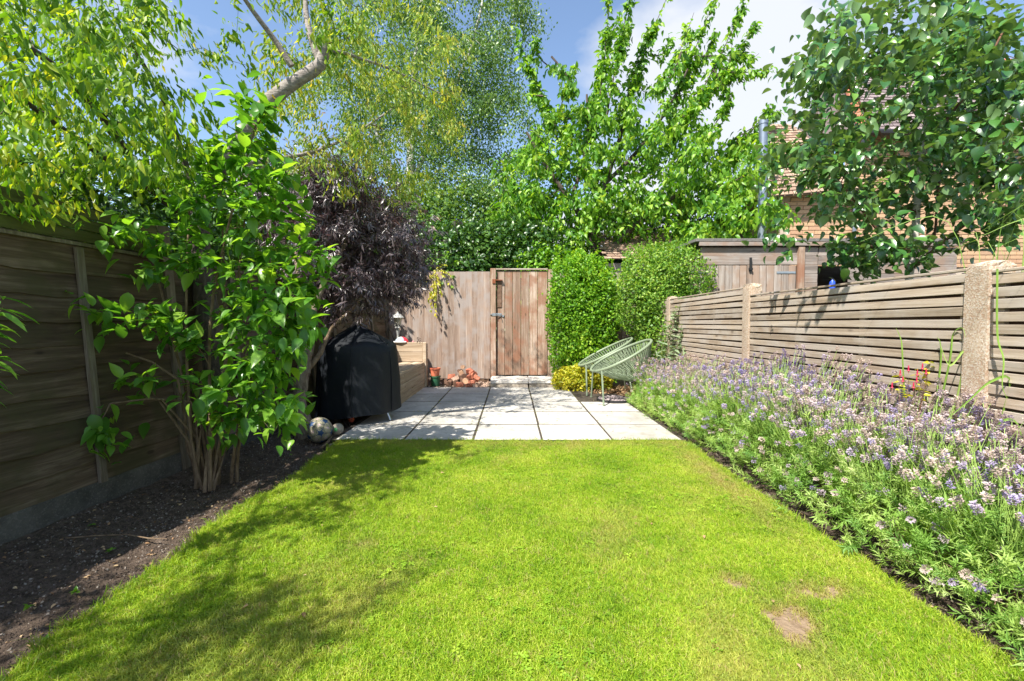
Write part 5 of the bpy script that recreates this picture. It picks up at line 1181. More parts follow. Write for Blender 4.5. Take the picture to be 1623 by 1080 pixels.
# --- clipped and loose evergreens
def bush(name, label, cat, c, rad, n, proto, s0, s1, mat, rng, shape=2.4, lump=.12, core=True, stem='bark_dark', up=.3, xr=None, shell=.35, sprigs=0):
    """leaves through an uneven shell, outward facing, over dark stems"""
    o = empty(name, (c[0], c[1], -.03), label, cat)
    d = unit(n, rng); k = (np.abs(d) ** shape).sum(1) ** (-1 / shape)
    r = k * (1 - shell * rng.random(n) ** 1.6) * (1 + lump * vnoise(d[:, 0] * 3 + d[:, 2] * 2, d[:, 1] * 3 - d[:, 2] * 2.4, abs(int(c[0] * 10)) + 7, 1.6) + .04 * vnoise(d[:, 0] * 9, d[:, 1] * 9 + d[:, 2] * 8, 5, 1.5))
    p = np.array(c) + d * r[:, None] * np.array(rad); ok = p[:, 2] > .0
    if xr: ok &= (p[:, 0] > xr[0]) & (p[:, 0] < xr[1])
    p, d = p[ok], d[ok]; m = len(p); dd = d * .7 + unit(m, rng) * .9 + [0, 0, up]
    mass('foliage', proto, frames(dd, d * .8 + unit(m, rng) * .7 + [0, 0, .4]), rng.uniform(s0, s1, m), p, mat, o, rng=rng, base=tuple(o.location))
    # stray shoots standing out of the surface
    ns = 110; ds = unit(ns, rng); ds[:, 2] = np.abs(ds[:, 2]) * 1.3 - .25; ds /= np.linalg.norm(ds, axis=1, keepdims=True); ks = (np.abs(ds) ** shape).sum(1) ** (-1 / shape); L_, D_ = [], []
    for i in range(ns):
        p0 = np.array(c) + ds[i] * ks[i] * .93 * np.array(rad); dv_ = ds[i] * .6 + [0, 0, .7] + rng.normal(0, .3, 3); ln = rng.uniform(.06, .17) * min(1.6, rad[2]); m_ = 13; t_ = rng.random((m_, 1)); L_.append(p0 + dv_ * t_ * ln + rng.normal(0, .006, (m_, 3))); D_.append(np.tile(dv_, (m_, 1)))
    L_, D_ = np.concatenate(L_), np.concatenate(D_); D_ /= np.linalg.norm(D_, axis=1, keepdims=True); g_ok = (L_[:, 2] > .02) & ((L_[:, 0] > xr[0]) & (L_[:, 0] < xr[1]) if xr else True); L_, D_ = L_[g_ok], D_[g_ok]
    mass('shoots', proto, leaf_orient(D_, rng, .9, .1, .5), rng.uniform(s0, s1, len(L_)), L_, mat, o, rng=rng, base=tuple(o.location))
    if core:
        mb = MB(); mm = 26
        for i in range(mm):
            a = rng.uniform(0, 6.28); b0_ = np.array([c[0] + rng.normal(0, .12) * rad[0], c[1] + rng.normal(0, .1) * rad[1], -.03]); e = np.array(c) + unit(1, rng)[0] * np.array(rad) * rng.uniform(.5, .85); e[2] = max(e[2], .15); mb.tube([b0_, (b0_ + e) / 2 + [0, 0, .1 * rad[2]], e], [.012, .008, .004], 5, cap=False)
        mb.build('stems', M[stem], o, smooth=True, kind='stuff', base=tuple(o.location))
        m = int(n * .22); d = unit(m, rng); p = np.array(c) + d * (.62 * rng.random(m) ** .4)[:, None] * np.array(rad) * (np.abs(d) ** shape).sum(1)[:, None] ** (-1 / shape); p = p[p[:, 2] > 0]; m = len(p)
        mass('inner_foliage', proto, frames(unit(m, rng), unit(m, rng)), rng.uniform(s1, s1 * 1.9, m), p, mat, o, rng=rng, base=tuple(o.location))
    return o
rng = np.random.default_rng(107)
bush('evergreen_wall_shrub', 'upright leafy green shrub trained right of the garden gate', 'shrub', (1.12, 7.18, 1.0), (.52, .34, 1.0), 16000, LEAF_TINY, .032, .058, M['leaf_hedge'], rng, shape=3.6, lump=.22)
bush('evergreen_wall_shrub', 'short bright leafy top rising behind the wall shrub beside the gate', 'shrub', (1.25, 7.42, 1.55), (.32, .2, .50), 3200, LEAF_TINY, .03, .05, M['leaf_hedge'], rng, shape=2.5)
hb = bush('rounded_evergreen', 'big rounded green shrub growing over the far end of the slatted fence', 'shrub', (2.15, 6.5, 1.42), (.66, .55, .70), 17000, LEAF_TINY, .026, .046, M['leaf_hedge2'], rng, shape=2.4, lump=.20)
d = unit(7000, rng); p = np.array([1.99, 6.40, .62]) + d * (np.abs(d) ** 3).sum(1)[:, None] ** (-1 / 3) * [.24, .62, .62] * (1 - .35 * rng.random((7000, 1)) ** 1.6); p = p[(p[:, 2] > 0)]; m = len(p)
mass('foliage', LEAF_TINY, frames(unit(m, rng) + [0, -.2, .3], unit(m, rng) + [0, -.3, .5]), rng.uniform(.026, .046, m), p, M['leaf_hedge2'], hb, base=tuple(hb.location))
bush('golden_spindle', 'low golden yellow shrub at the foot of the tall green wall shrub', 'shrub', (1.06, 6.80, .14), (.44, .26, .22), 3200, LEAF_TINY, .028, .05, M['leaf_gold'], rng, shape=2.5)
bush('laurel_hedge', 'dense dark green hedge standing behind the board fence left of the gate', 'hedge', (-.6, 9.2, 1.45), (1.7, .9, 1.5), 26000, LEAF_MID, .06, .11, M['leaf_dark'], rng, shape=3.5, lump=.12)
bush('holly_bush', 'bright broad leaved bush showing above the garden gate', 'bush', (.75, 8.7, 1.35), (.75, .55, 1.05), 9000, LEAF_MID, .05, .09, M['leaf_hedge'], rng, shape=3.0, lump=.15)
bush('back_thicket', 'tall grey green thicket under the birch, behind the back fence', 'bush', (-1.9, 11.3, 2.2), (2.6, .9, 2.0), 20000, LEAF_TINY, .07, .11, M['leaf_birch'], rng, shape=2.6, lump=.18)
bush('dark_shrub', 'dark shrub mass behind the purple elder', 'shrub', (-3.9, 7.2, 1.6), (1.5, 1.6, 1.9), 16000, LEAF_MID, .06, .10, M['leaf_dark'], rng, shape=2.6, lump=.15)
bush('ivy_clad_shrub', 'shaded ivy mass hanging behind the top of the left fence', 'shrub', (-3.05, 3.9, 1.25), (.55, 1.9, .85), 11000, LEAF_MID, .05, .09, M['leaf_dark'], rng, shape=2.6, lump=.15, xr=(-3.8, -2.62))
bush('right_thicket', 'green bush behind the shed under the cherry tree', 'bush', (3.4, 11.2, 1.9), (2.4, .9, 2.0), 12000, LEAF_MID, .08, .13, M['leaf_dark'], rng, shape=2.6, lump=.15)
# far tree line
rng = np.random.default_rng(108)
n = 26000; u = rng.random(n); X = -26 + 60 * u; H = 4.2 + 1.1 * vnoise(X, X * 0, 3, .55); z = H * rng.random(n) ** .75; p = np.stack([X, 22 + rng.normal(0, .8, n), z], 1)
o = mass('distant_trees', LEAF_MID, frames(unit(n, rng), unit(n, rng) + [0, -.3, .5]), rng.uniform(.22, .42, n), p, M['leaf_dark'], kind='stuff'); tag(o, 'far line of green trees beyond the gardens', 'trees', kind='stuff')

# --- sprays of single plants
def sprig(name, label, cat, base, tips, mat, proto, s0, s1, per_m, rng, stem='stem_tan', r=.004, droop=.5, parts=False, start=.2, flat=.6):
    o = empty(name, tuple(base), label, cat); L = []; D = []; mb = MB()
    for t in tips:
        p0 = np.array(base, float); t = np.array(t, float); c = (p0 + t) / 2 + [0, 0, .18 * np.linalg.norm(t - p0)]; us = np.linspace(0, 1, 7)
        pts = [(1 - x) ** 2 * p0 + 2 * x * (1 - x) * c + x * x * t for x in us]; mb.tube(pts, list(np.linspace(r, r * .35, 7)), 5)
        ln = np.linalg.norm(t - p0); m = max(3, int(per_m * ln)); x = start + (1 - start) * rng.random(m); q = ((1 - x) ** 2)[:, None] * p0 + (2 * x * (1 - x))[:, None] * c + (x ** 2)[:, None] * t; L.append(q); dd = 2 * (1 - x)[:, None] * (c - p0) + 2 * x[:, None] * (t - c); D.append(dd / np.linalg.norm(dd, axis=1, keepdims=True))
    mb.build('stem', M[stem], o, smooth=True, base=tuple(base)); L = np.concatenate(L); D = np.concatenate(D); R = leaf_orient(D, rng, .9, droop, flat); s_ = rng.uniform(s0, s1, len(L))
    if parts: leaf_parts('leaf', proto, R, s_, L, mat, o, 120, 'foliage', rng)
    else: mass('foliage', proto, R, s_, L, mat, o, rng=rng, base=tuple(base))
    return o
rng = np.random.default_rng(109)
b0_ = P(690, 432, 7.72); sprig('climber', 'yellow tinged climber tumbling over the top of the back fence', 'climber', b0_ + [0, .05, .05], [P(x_, y_, 7.45) for x_, y_ in ((690, 500), (680, 478), (700, 470), (672, 455), (712, 450), (695, 455), (686, 440), (706, 420), (715, 438), (690, 485), (683, 492))], M['leaf_gold'], LEAF_MID, .035, .06, 55, rng, droop=.8)
b1 = P(702, 428, 7.85); sprig('climber', 'green leafy shoots above the yellow climber on the back fence', 'climber', b1, [P(x_, y_, 7.6) for x_, y_ in ((712, 400), (690, 395), (730, 415), (675, 410), (720, 440), (705, 385), (700, 452), (716, 455))], M['leaf_hedge2'], LEAF_MID, .045, .075, 60, rng, droop=.5)
sprig('bamboo_shoots', 'bright long pointed leaves poking in at the left edge of the view', 'plant', (-2.02, 1.45, .03), [P(2, 470, 1.55), P(5, 485, 1.52), P(-12, 545, 1.5), P(-5, 560, 1.48), P(-30, 500, 1.5)], M['leaf_shrub'], leaf_proto([(.2, .8), (.5, 1), (.8, .6)], .11, .3, .35), .07, .11, 14, rng, parts=True, start=.72, r=.003, flat=.8)
sprig('grey_leaved_shrub', 'loose grey green shrub between the rounded evergreen and slatted fence', 'shrub', (1.80, 5.55, 0), [P(x_, y_, Y) for x_, y_, Y in ((1075, 485, 5.4), (1092, 510, 5.3), (1062, 520, 5.5), (1098, 540, 5.2), (1050, 545, 5.5), (1080, 530, 5.3), (1070, 500, 5.5), (1040, 560, 5.4), (1100, 560, 5.1), (1085, 555, 5.2))], M['leaf_silver'], LEAF_NARROW, .06, .10, 60, rng, droop=.3)

# --- lavender along the slatted fence
rng = np.random.default_rng(110)
def lav_shoot(nl, L, seed):
    """a leafy lavender shoot, grey green needles in whorls, along +Y"""
    g = np.random.default_rng(seed); V, F = [], []; nv = 0
    t = np.sort(g.uniform(.15, 1, nl)); a = g.uniform(0, 6.28, nl); d = np.stack([np.cos(a) * .8, np.full(nl, .75), np.sin(a) * .8], 1); pos = np.stack([np.zeros(nl), t, np.zeros(nl)], 1)
    v, f = stamp(LEAF_NEEDLE, frames(d, np.tile([0, 1.0, .01], (nl, 1)) + g.normal(0, .3, (nl, 3))), g.uniform(.16, .30, nl), pos); return (v, f)
def lav_head(seed):
    g = np.random.default_rng(seed); pos = []; d = []; nl = 40
    for i in range(nl):
        w_ = i % 5; t = [0, .22, .40, .58, .76][w_] * .9 + g.normal(0, .03); a = g.uniform(0, 6.28); r = .22 * (1 - .4 * t)
        pos.append((r * math.cos(a) * .6, t, r * math.sin(a) * .6)); d.append((math.cos(a), .45, math.sin(a)))
    return stamp(LEAF_ROUND4, frames(np.array(d, float), np.tile([0, 1.0, .1], (nl, 1)) + g.normal(0, .4, (nl, 3))), g.uniform(.20, .34, nl), np.array(pos))
LEAF_ROUND4 = (np.array([(0, 0, 0), (-.38, .5, .12), (0, 1, 0), (.38, .5, .12)], np.float32), np.array([(0, 2, 1), (0, 3, 2)], np.int32))
shoot_p = [lav_shoot(30, 1, i) for i in range(4)]; head_p = [lav_head(i) for i in range(3)]
lav = [(1.74, 1.06, .30, 'lavender bush filling the bottom right corner of the view'), (1.76, 1.52, .31, 'lavender bush with mauve heads just nearer than the large concrete post'), (1.76, 1.98, .32, 'lavender bush growing round the foot of the large near concrete post'),
       (1.74, 2.45, .33, 'lavender bush under the red fuchsia flowers'), (1.74, 2.95, .35, 'lavender bush with tall beige heads midway between the two concrete posts'), (1.74, 3.45, .33, 'lavender bush just nearer than the smaller far concrete post'), (1.75, 3.95, .32, 'lavender bush at the foot of the far concrete post'),
       (1.72, 4.45, .30, 'lavender bush beyond the far concrete post, level with the patio front'), (1.71, 4.95, .30, 'lavender bush spilling over the right side of the patio'), (1.72, 5.42, .29, 'farthest lavender bush, right beside the near green chair')]
for k, (x_, y_, H, lb) in enumerate(lav):
    H += .045 if 1 <= k <= 6 else .015
    o = empty('lavender_bush', (x_, y_, -.03), lb, 'lavender', 'lavender bushes along the slatted fence')
    near = y_ < 3.2
    # leafy shoots over a mound
    n = 520 if near else 400; a = rng.uniform(0, 6.28, n); e = np.arcsin(rng.random(n) ** .8 * .98); rr = rng.uniform(.55, 1.0, n) * (1 + .12 * np.sin(a * 3 + k)); rx_, ry_, rz_ = .32, .36, H * (1.0 + .28 * rng.random())
    dirs = np.stack([np.cos(a) * np.cos(e), np.sin(a) * np.cos(e), np.sin(e)], 1); p = np.array([x_, y_, .0]) + dirs * rr[:, None] * [rx_, ry_, rz_]
    p[:, 0] = np.minimum(p[:, 0], 1.93); p[:, 2] = np.maximum(p[:, 2], .03); L = rng.uniform(.085, .15, n); dd = dirs * [.8, .8, .7] + rng.normal(0, .35, (n, 3)) + [0, 0, .45]; R = frames(dd, unit(n, rng))
    for j in range(4):
        s = slice(j, None, 4); mass('foliage', shoot_p[j], R[s], L[s], p[s] - dd[s] * .03, M['lav_leaf'], o, rng=rng, base=tuple(o.location), smooth=False)
    # inner stems
    mb = MB()
    for i in range(24):
        q = p[rng.integers(0, n)]; b0_ = np.array([x_ + rng.normal(0, .05), y_ + rng.normal(0, .06), -.03]); mb.tube([b0_, (b0_ + q) / 2 + [0, 0, .03], q], [.005, .003, .002], 4, cap=False)
    mb.build('stems', M['stem_tan'], o, kind='stuff', base=tuple(o.location))
    # flower stalks
    n = 700 if near else 600; a = rng.uniform(0, 6.28, n); rr = np.sqrt(rng.random(n)); b0_ = np.stack([x_ + .22 * rr * np.cos(a) , y_ + .27 * rr * np.sin(a), np.full(n, H * .75)], 1)
    lean = np.stack([np.cos(a) * rr * .8 + .16, np.sin(a) * rr * .75 - .05, np.ones(n) * 1.15], 1) + rng.normal(0, .17, (n, 3)); lean /= np.linalg.norm(lean, axis=1, keepdims=True)
    ln = rng.uniform(.08, .36, n) * (1.15 if k in (3, 4, 5) else 1) + .10 * (b0_[:, 0] > x_ + .05) * (1 + .8 * (k == 4))
    stray = rng.random(n) < .05; lean[stray] = np.stack([-.9 + rng.normal(0, .2, stray.sum()), rng.normal(0, .5, stray.sum()), .15 + rng.normal(0, .2, stray.sum())], 1); b0_[stray, 2] = H * .5; ln[stray] = .30
    t = b0_ + lean * ln[:, None]; t[:, 0] = np.minimum(t[:, 0], 1.955); t[:, 2] = np.maximum(t[:, 2], .03)
    ok = ((b0_[:, 0] > x_ - .08) & (vnoise(b0_[:, 0], b0_[:, 1], 71, 9) + rng.normal(0, .25, n) > -.28)) | stray | (rng.random(n) < .30); ok &= rng.random(n) < .97; ok &= (t[:, 0] > 1.43); b0_, t, dummy = b0_[ok], t[ok], 0; n = len(t)
    if k == 3 or k == 4: pass
    # stalks as thin 3-sided rods in one mesh
    d = t - b0_; dl = d / np.linalg.norm(d, axis=1, keepdims=True); xx = np.cross(dl, [0.3, 1, .2]); xx /= np.linalg.norm(xx, axis=1, keepdims=True); yy = np.cross(dl, xx); w_ = .0011; V = []
    c3 = [(math.cos(q), math.sin(q)) for q in (0, 2.09, 4.19)]
    A = np.stack([b0_ + (xx * c + yy * s) * w_ for c, s in c3] + [t + (xx * c + yy * s) * w_ * .8 for c, s in c3], 1).reshape(-1, 3); f = np.array([(0, 1, 4, 3), (1, 2, 5, 4), (2, 0, 3, 5)]); F = (f[None] + (np.arange(n) * 6)[:, None, None]).reshape(-1, 4)
    link('flower_stalks', mesh('flower_stalks', A - np.array(o.location), F), M['lav_stalk'], o, tuple(o.location), None, 'stuff')
    hd = np.concatenate([t - dl * .004]); R = frames(dl + rng.normal(0, .12, dl.shape), unit(n, rng)); hl = rng.uniform(.028, .047, n)
    # heads: the bush's drift decides faded beige or mauve; every head has its own tint
    for j in range(3):
        s = slice(j, None, 3); V_, F_ = stamp(head_p[j], R[s], hl[s], hd[s]); m = len(hd[s]); purple = (vnoise(hd[s][:, 0] * 1.0, hd[s][:, 1], 77, 9) + rng.normal(0, .35, m) + (.20 if k in (0, 1, 2) else -.12) >.56)
        base_r = np.where(purple, rng.uniform(.0, .25, m), rng.uniform(.38, .86, m)); rn = np.clip(np.repeat(base_r, len(head_p[j][0])) + rng.normal(0, .05, m * len(head_p[j][0])), 0, .99)
        link('flower_heads', mesh('flower_heads', V_ - np.array(o.location), F_, rnd=rn), M['lav_head'], o, tuple(o.location), None, 'stuff')

# --- fuchsia
rng = np.random.default_rng(111); M['fuchsia'] = plain('fuchsia_red', (.42, .008, .05), .5); fb0 = (1.86, 2.15, .0)
fu = sprig('fuchsia', 'thin fuchsia sprig with hanging red flowers in front of the slatted fence', 'plant', fb0, [P(1455, 585, 2.17), P(1475, 572, 2.15), P(1440, 600, 2.2), P(1425, 590, 2.2), P(1470, 600, 2.1)], M['leaf_gold'], LEAF_MID, .018, .032, 16, rng, start=.8, r=.0018, stem='bark_twig')
for px, py in ((1427, 592), (1431, 602), (1414, 612), (1453, 603), (1454, 592), (1468, 590), (1462, 582), (1440, 585), (1448, 612)):
    c = P(px, py, 2.15 + rng.normal(0, .03)); mb = MB().lathe([(.001, .018), (.0028, .010), (.0034, .003), (.0024, -.002), (.0062, -.009), (.0016, -.012), (.0006, -.022)], tuple(c), 7); mb.build('flower', M['fuchsia'], fu, smooth=True, base=tuple(c))
# --- long grass blades over and through the fence
def blade_plant(name, label, base, arcs, rng, w_=.0055, cat='grass'):
    o = empty(name, tuple(base), label, cat)
    for pts in arcs:
        pts = [np.array(p) for p in pts]; q = []
        for i in range(len(pts) - 1):
            for k in range(5): q.append(catmull(pts, i, k / 5))
        q.append(pts[-1]); q = np.array(q); V = []; F = []; m = len(q); sd_ = unit(1, rng)[0]
        for i in range(m):
            d = q[min(i + 1, m - 1)] - q[max(i - 1, 0)]; d /= np.linalg.norm(d); s = np.cross(d, [.2, -1, .3]); s /= np.linalg.norm(s) + 1e-9; nn = np.cross(s, d); ww = w_ * (1 - .9 * (i / (m - 1)) ** 2) 
            V += [q[i] - s * ww + nn * ww * .3, q[i] - nn * ww * .15, q[i] + s * ww + nn * ww * .3]
        for i in range(m - 1):
            a = 3 * i; F += [(a, a + 1, a + 4, a + 3), (a + 1, a + 2, a + 5, a + 4)]
        me = mesh('blade', np.array(V) - np.array(base), F, smooth=True); link('blade', me, M['blade'], o, tuple(base))
    return o
M['blade'] = leaf_mat('long_grass_blade', [(.2, (.16, .30, .05)), (.5, (.24, .40, .08)), (.8, (.34, .46, .14))], trans=.3, rough=.45)
arcs = []
for k in range(46):
    x0 = rng.uniform(2.08, 2.35); y0 = rng.uniform(1.25, 2.15); a = rng.uniform(0, 6.28); h = rng.uniform(1.3, 1.55); rr = rng.uniform(.15, .5); 
    arcs.append([(x0, y0, 0), (x0 + .04 * math.cos(a), y0 + .04 * math.sin(a), .8), (x0 + .3 * rr * math.cos(a), y0 + .3 * rr * math.sin(a), h), (x0 + rr * math.cos(a), y0 + rr * math.sin(a), h - rng.uniform(.02, .35)* (1 if math.cos(a) > -.3 else .6))])
arcs = [q for q in arcs if not (q[-1][0] < 2.06 and q[-1][2] < 1.3)]
blade_plant('tall_grass_clump', 'tall arching grass clump rising behind the slatted fence at the right edge', (2.2, 1.8, 0), arcs, rng, .004)
blade_plant('long_grass_blades', 'long green blades looping out beside the large near concrete post', (1.93, 1.82, 0),
    [[(1.93, 1.84, .3), P(1560, 720, 1.80), P(1585, 670, 1.78), P(1612, 672, 1.76), P(1618, 720, 1.75), P(1590, 770, 1.74)], [(1.95, 1.86, .4), P(1600, 610, 1.82), P(1570, 605, 1.80), P(1530, 640, 1.80), P(1500, 665, 1.80)],
     [(1.95, 1.84, 1.22), P(1580, 530, 1.83), P(1590, 570, 1.80), P(1588, 610, 1.78), P(1596, 632, 1.78)], [(1.95, 2.02, .5), P(1530, 560, 2.0), P(1505, 580, 1.98), P(1490, 545, 2.0)], [(1.96, 2.08, .6), P(1505, 570, 2.05), P(1510, 530, 2.05), P(1525, 520, 2.0), P(1530, 535, 1.96)], [(1.96, 2.25, .5), P(1430, 570, 2.2), P(1428, 540, 2.2), P(1420, 520, 2.2)], [(1.95, 2.1, .5), P(1490, 580, 2.1), P(1490, 545, 2.1), P(1485, 535, 2.1)]], rng, .006)

# --- weeds and sticks on the left bed
rng = np.random.default_rng(112)
spots_w = [(145, 830), (255, 745), (385, 690), (175, 870), (120, 935), (75, 1010), (290, 965), (330, 955), (430, 700), (45, 960), (460, 720)]
wn_ = ['by the gravel board', 'below the fence batten', 'near the shrub stems', 'on the open soil', 'on the soil near the lawn', 'near the bottom left corner', 'at the lawn edge', 'touching the lawn edge', 'right of the shrub stems', 'at the far left of the soil', 'near the elder trunk']
for (px, py), wh in zip(spots_w, wn_):
    g_ = P(px, py, 3); d = g_ - np.array([0, 0, 1.0]); g_ = np.array([0, 0, 1.0]) + d * (1.0 / -d[2]); g_[2] = -.02
    o = empty('weed', tuple(g_), 'tiny green weed seedling ' + wh, 'weed', 'small weeds on the left soil bed'); n = 9
    mass('leaf_rosette', LEAF_MID, frames(unit(n, rng) * [1, 1, .2] + [0, 0, .35], np.tile([0, 0, 1.0], (n, 1))), rng.uniform(.012, .024, n), np.tile(g_, (n, 1)) + [0, 0, .012], M['leaf_shrub'], o, base=tuple(g_))
pts = [P(px, py, 3) for px, py in ((105, 856), (150, 852), (200, 850), (235, 856), (265, 857))]; pts = [np.array([0, 0, 1.]) + (p - [0, 0, 1.]) / -(p[2] - 1.) * 1.0 + [0, 0, .008] for p in pts]
tag(MB().tube(pts, [.0025, .0035, .003, .003, .0015], 6).build('stick', M['stem_tan'], None, smooth=True, base=tuple(pts[0])), 'thin crooked grey stick lying on the dark soil bed', 'stick')
pts = [P(px, py, 3) for px, py in ((510, 712), (520, 703), (527, 692))]; pts = [np.array([0, 0, 1.]) + (p - [0, 0, 1.]) / -(p[2] - 1.) + [0, 0, .012] for p in pts]
tag(MB().tube(pts, [.010, .012, .007], 6).build('stick', M['stem_tan'], None, smooth=True, base=tuple(pts[0])), 'short pale root end between football and patio corner', 'stick')
v, f = blob(.055, 12, 2, .25, (1.6, .8, .35)); g_ = np.array([-1.43, 3.72, -.005]); tag(MB().add([tuple(np.array(p) + g_) for p in v], f).build('stone', plain('pinkish_stone', (.30, .22, .19), .9, 0, 20, .4, .5), None, base=tuple(g_)), 'flat pinkish broken stone at the left front corner of the patio', 'stone')
pts = [P(592, 537, 7.58), P(612, 570, 7.5)]; tag(MB().tube([P(617, 520, 7.6), P(630, 548, 7.45)], .018, 6).build('wood_strut', M['wood_batten'], None, base=tuple(P(617, 520, 7.6))), 'short slanting timber strut in the corner beside the lantern', 'strut')

# ------------------------------------------------------------------ shed beyond the right fence
rng = np.random.default_rng(113); SY = 6.3
sd_ = empty('garden_shed', (4.1, SY, 0), 'weathered timber shed with boarded doors beyond the slatted fence', 'shed')
box('fascia', (3.6, .03, .085), (4.35, SY - .05, 2.10), M['wood_shed_x'], sd_); box('roof', (3.7, 2.0, .04), (4.35, SY + .93, 2.155), plain('roofing_felt', (.16, .15, .14), .9, 0, 20, .3, .4), sd_, (.02, 0, 0))
for k, z in enumerate((1.985, 1.865)): box('cladding_board', (1.33, .022, .116), (3.255, SY - .01 * k, z), M['wood_shed_x'], sd_, (.06, 0, 0))
x0 = 2.56
for a, b_ in ((2.44, 3.225), (3.30, 3.90)):
    m = round((b_ - a) / .098); wd = (b_ - a) / m; dr_ = empty('door', (0, 0, 0)); dr_.parent = sd_; dr_.location = Vector(((a + b_) / 2, SY, 1.0)) - sd_.location
    for i in range(m): box('door_board', (wd - .006, .02, 1.70), (a + wd * (i + .5), SY - .012, .945), M['wood_shed_z'], dr_)
    hx = b_ - .14 if a > 3 else a + .12
    MB().box((.26, .006, .028), (hx, SY - .026, 1.70)).build('hinge', M['galv'], dr_, base=(hx, SY, 1.7))
box('meeting_stile', (.062, .03, 1.76), (3.262, SY - .02, .92), M['wood_shed_z'], sd_)
hp = MB().box((.03, .012, .20), (3.262, SY - .045, 1.80)).build('hasp', M['black_iron'], sd_, base=(3.262, SY, 1.8)); MB().box((.05, .02, .03), (3.262, SY - .05, 1.745)).build('hasp_staple', M['black_iron'], sd_, base=(3.262, SY, 1.745))
box('corner_post', (.085, .05, 2.03), (3.955, SY - .03, 1.03), M['wood_gate'], sd_)
for k in range(16): box('cladding_board', (.20, .022, .116), (4.10, SY - .004, 1.985 - k * .12), M['wood_shed_x'], sd_, (.06, 0, 0))
for k in range(2): box('cladding_board', (1.9, .022, .116), (5.16, SY - .004, 1.985 - k * .12), M['wood_shed_x'], sd_, (.06, 0, 0))
for k in range(14): box('cladding_board', (1.48, .022, .116), (5.37, SY - .004, 1.745 - k * .12), M['wood_shed_x'], sd_, (.06, 0, 0))
MB().box((.02, 1.8, 2.0), (2.57, SY + .92, 1.02)).box((.02, 1.8, 2.0), (6.12, SY + .92, 1.02)).box((3.5, .02, 2.0), (4.35, SY + 1.84, 1.02)).build('walls', M['wood_shed_x'], sd_, base=(4.1, SY, 1))
tag(MB().lathe([(.035, 0), (.04, .02), (.036, .15), (.015, .18), (.013, .2)], (4.50, SY + .12, 1.435), 12).build('spray_bottle', plain('bright_blue_plastic', (.03, .09, .55), .3), None, smooth=True, base=(4.50, SY + .12, 1.435)), 'bright blue bottle standing in the dark opening of the shed', 'bottle')
box('shelf', (.8, .5, .025), (4.58, SY + .30, 1.42), M['wood_shed_x'], sd_)

# ------------------------------------------------------------------ brick house behind the shed
HY = 8.4; hs = empty('brick_house', (7.0, HY, 0), 'buff brick house with clay tiled roof seen through the leaves at the right', 'house')
M['mortar'] = plain('lime_mortar', (.42, .35, .28), .95, 0, 12, .2, .3)
def brick_mat():
    m, t, b, o = new_mat('buff_brick'); oi = N(t, 'ShaderNodeObjectInfo'); at = N(t, 'ShaderNodeAttribute', attribute_name='rnd'); v = obj_coord(t)
    r = math_(t, 'FRACT', math_(t, 'ADD', oi.outputs['Random'], at.outputs['Fac'])); c = ramp(t, r, [(.05, (.34, .20, .12)), (.35, (.47, .28, .15)), (.65, (.52, .34, .19)), (.95, (.40, .22, .13))])
    c = mix(t, .35, c, ramp(t, noise(t, v, 30, 5, .7), [(.3, (.30, .19, .12)), (.7, (.58, .42, .28))])); t.links.new(c, b.inputs['Base Color']); b.inputs['Roughness'].default_value = .9; bump(t, b, noise(t, v, 60, 4, .7), .4, .004); return m
M['brick'] = brick_mat()
MB().box((6.3, .20, 4.6), (9.37, HY + .125, 2.2)).box((1.3, .20, 3.53), (5.57, HY + .12, 1.745)).box((.2, 2.6, 3.3), (5.02, HY + 1.5, 1.65)).build('wall', M['mortar'], hs, base=tuple(hs.location))
bm_v, bm_f = box_vf(.215, .03, .065, bev=.003); me_b = mesh('brick', bm_v, bm_f); fix_normals(me_b); me_b.materials.append(M['brick']); cnt = 0; rest = []
for j in range(60):
    z = .04 + j * .075
    if z > 4.42: break
    for i in range(34):
        x_ = 4.98 + .1125 + i * .225 + (.1125 if j % 2 else 0)
        if x_ > 12.3: continue
        if z > 3.48 and x_ < 6.3: continue
        u_ = x_ / HY * FPX + 811; vv = 513 - (z - 1) / HY * FPX
        if u_ < 1640 and 255 < vv < 398 and cnt < 300 and z > 2.38 and z < 3.75:
            link('brick', me_b, None, hs, (x_, HY + .012 + rng.uniform(-.0025, .0025), z)); cnt += 1
        elif z > 2.0 and u_ < 1700: rest.append((x_, HY + .012, z))
rest = np.array(rest); n = len(rest); V, F = stamp((np.array(bm_v, np.float32), np.array([[f_[0], f_[1], f_[2], f_[3] if len(f_) > 3 else f_[2]] for f_ in bm_f if len(f_) == 4], np.int32)), np.tile(np.eye(3), (n, 1, 1)), np.ones(n), rest)
link('brickwork', mesh('brickwork', V - np.array(hs.location), F, rnd=np.repeat(rng.random(n), len(bm_v))), M['brick'], hs, tuple(hs.location), None, 'stuff')
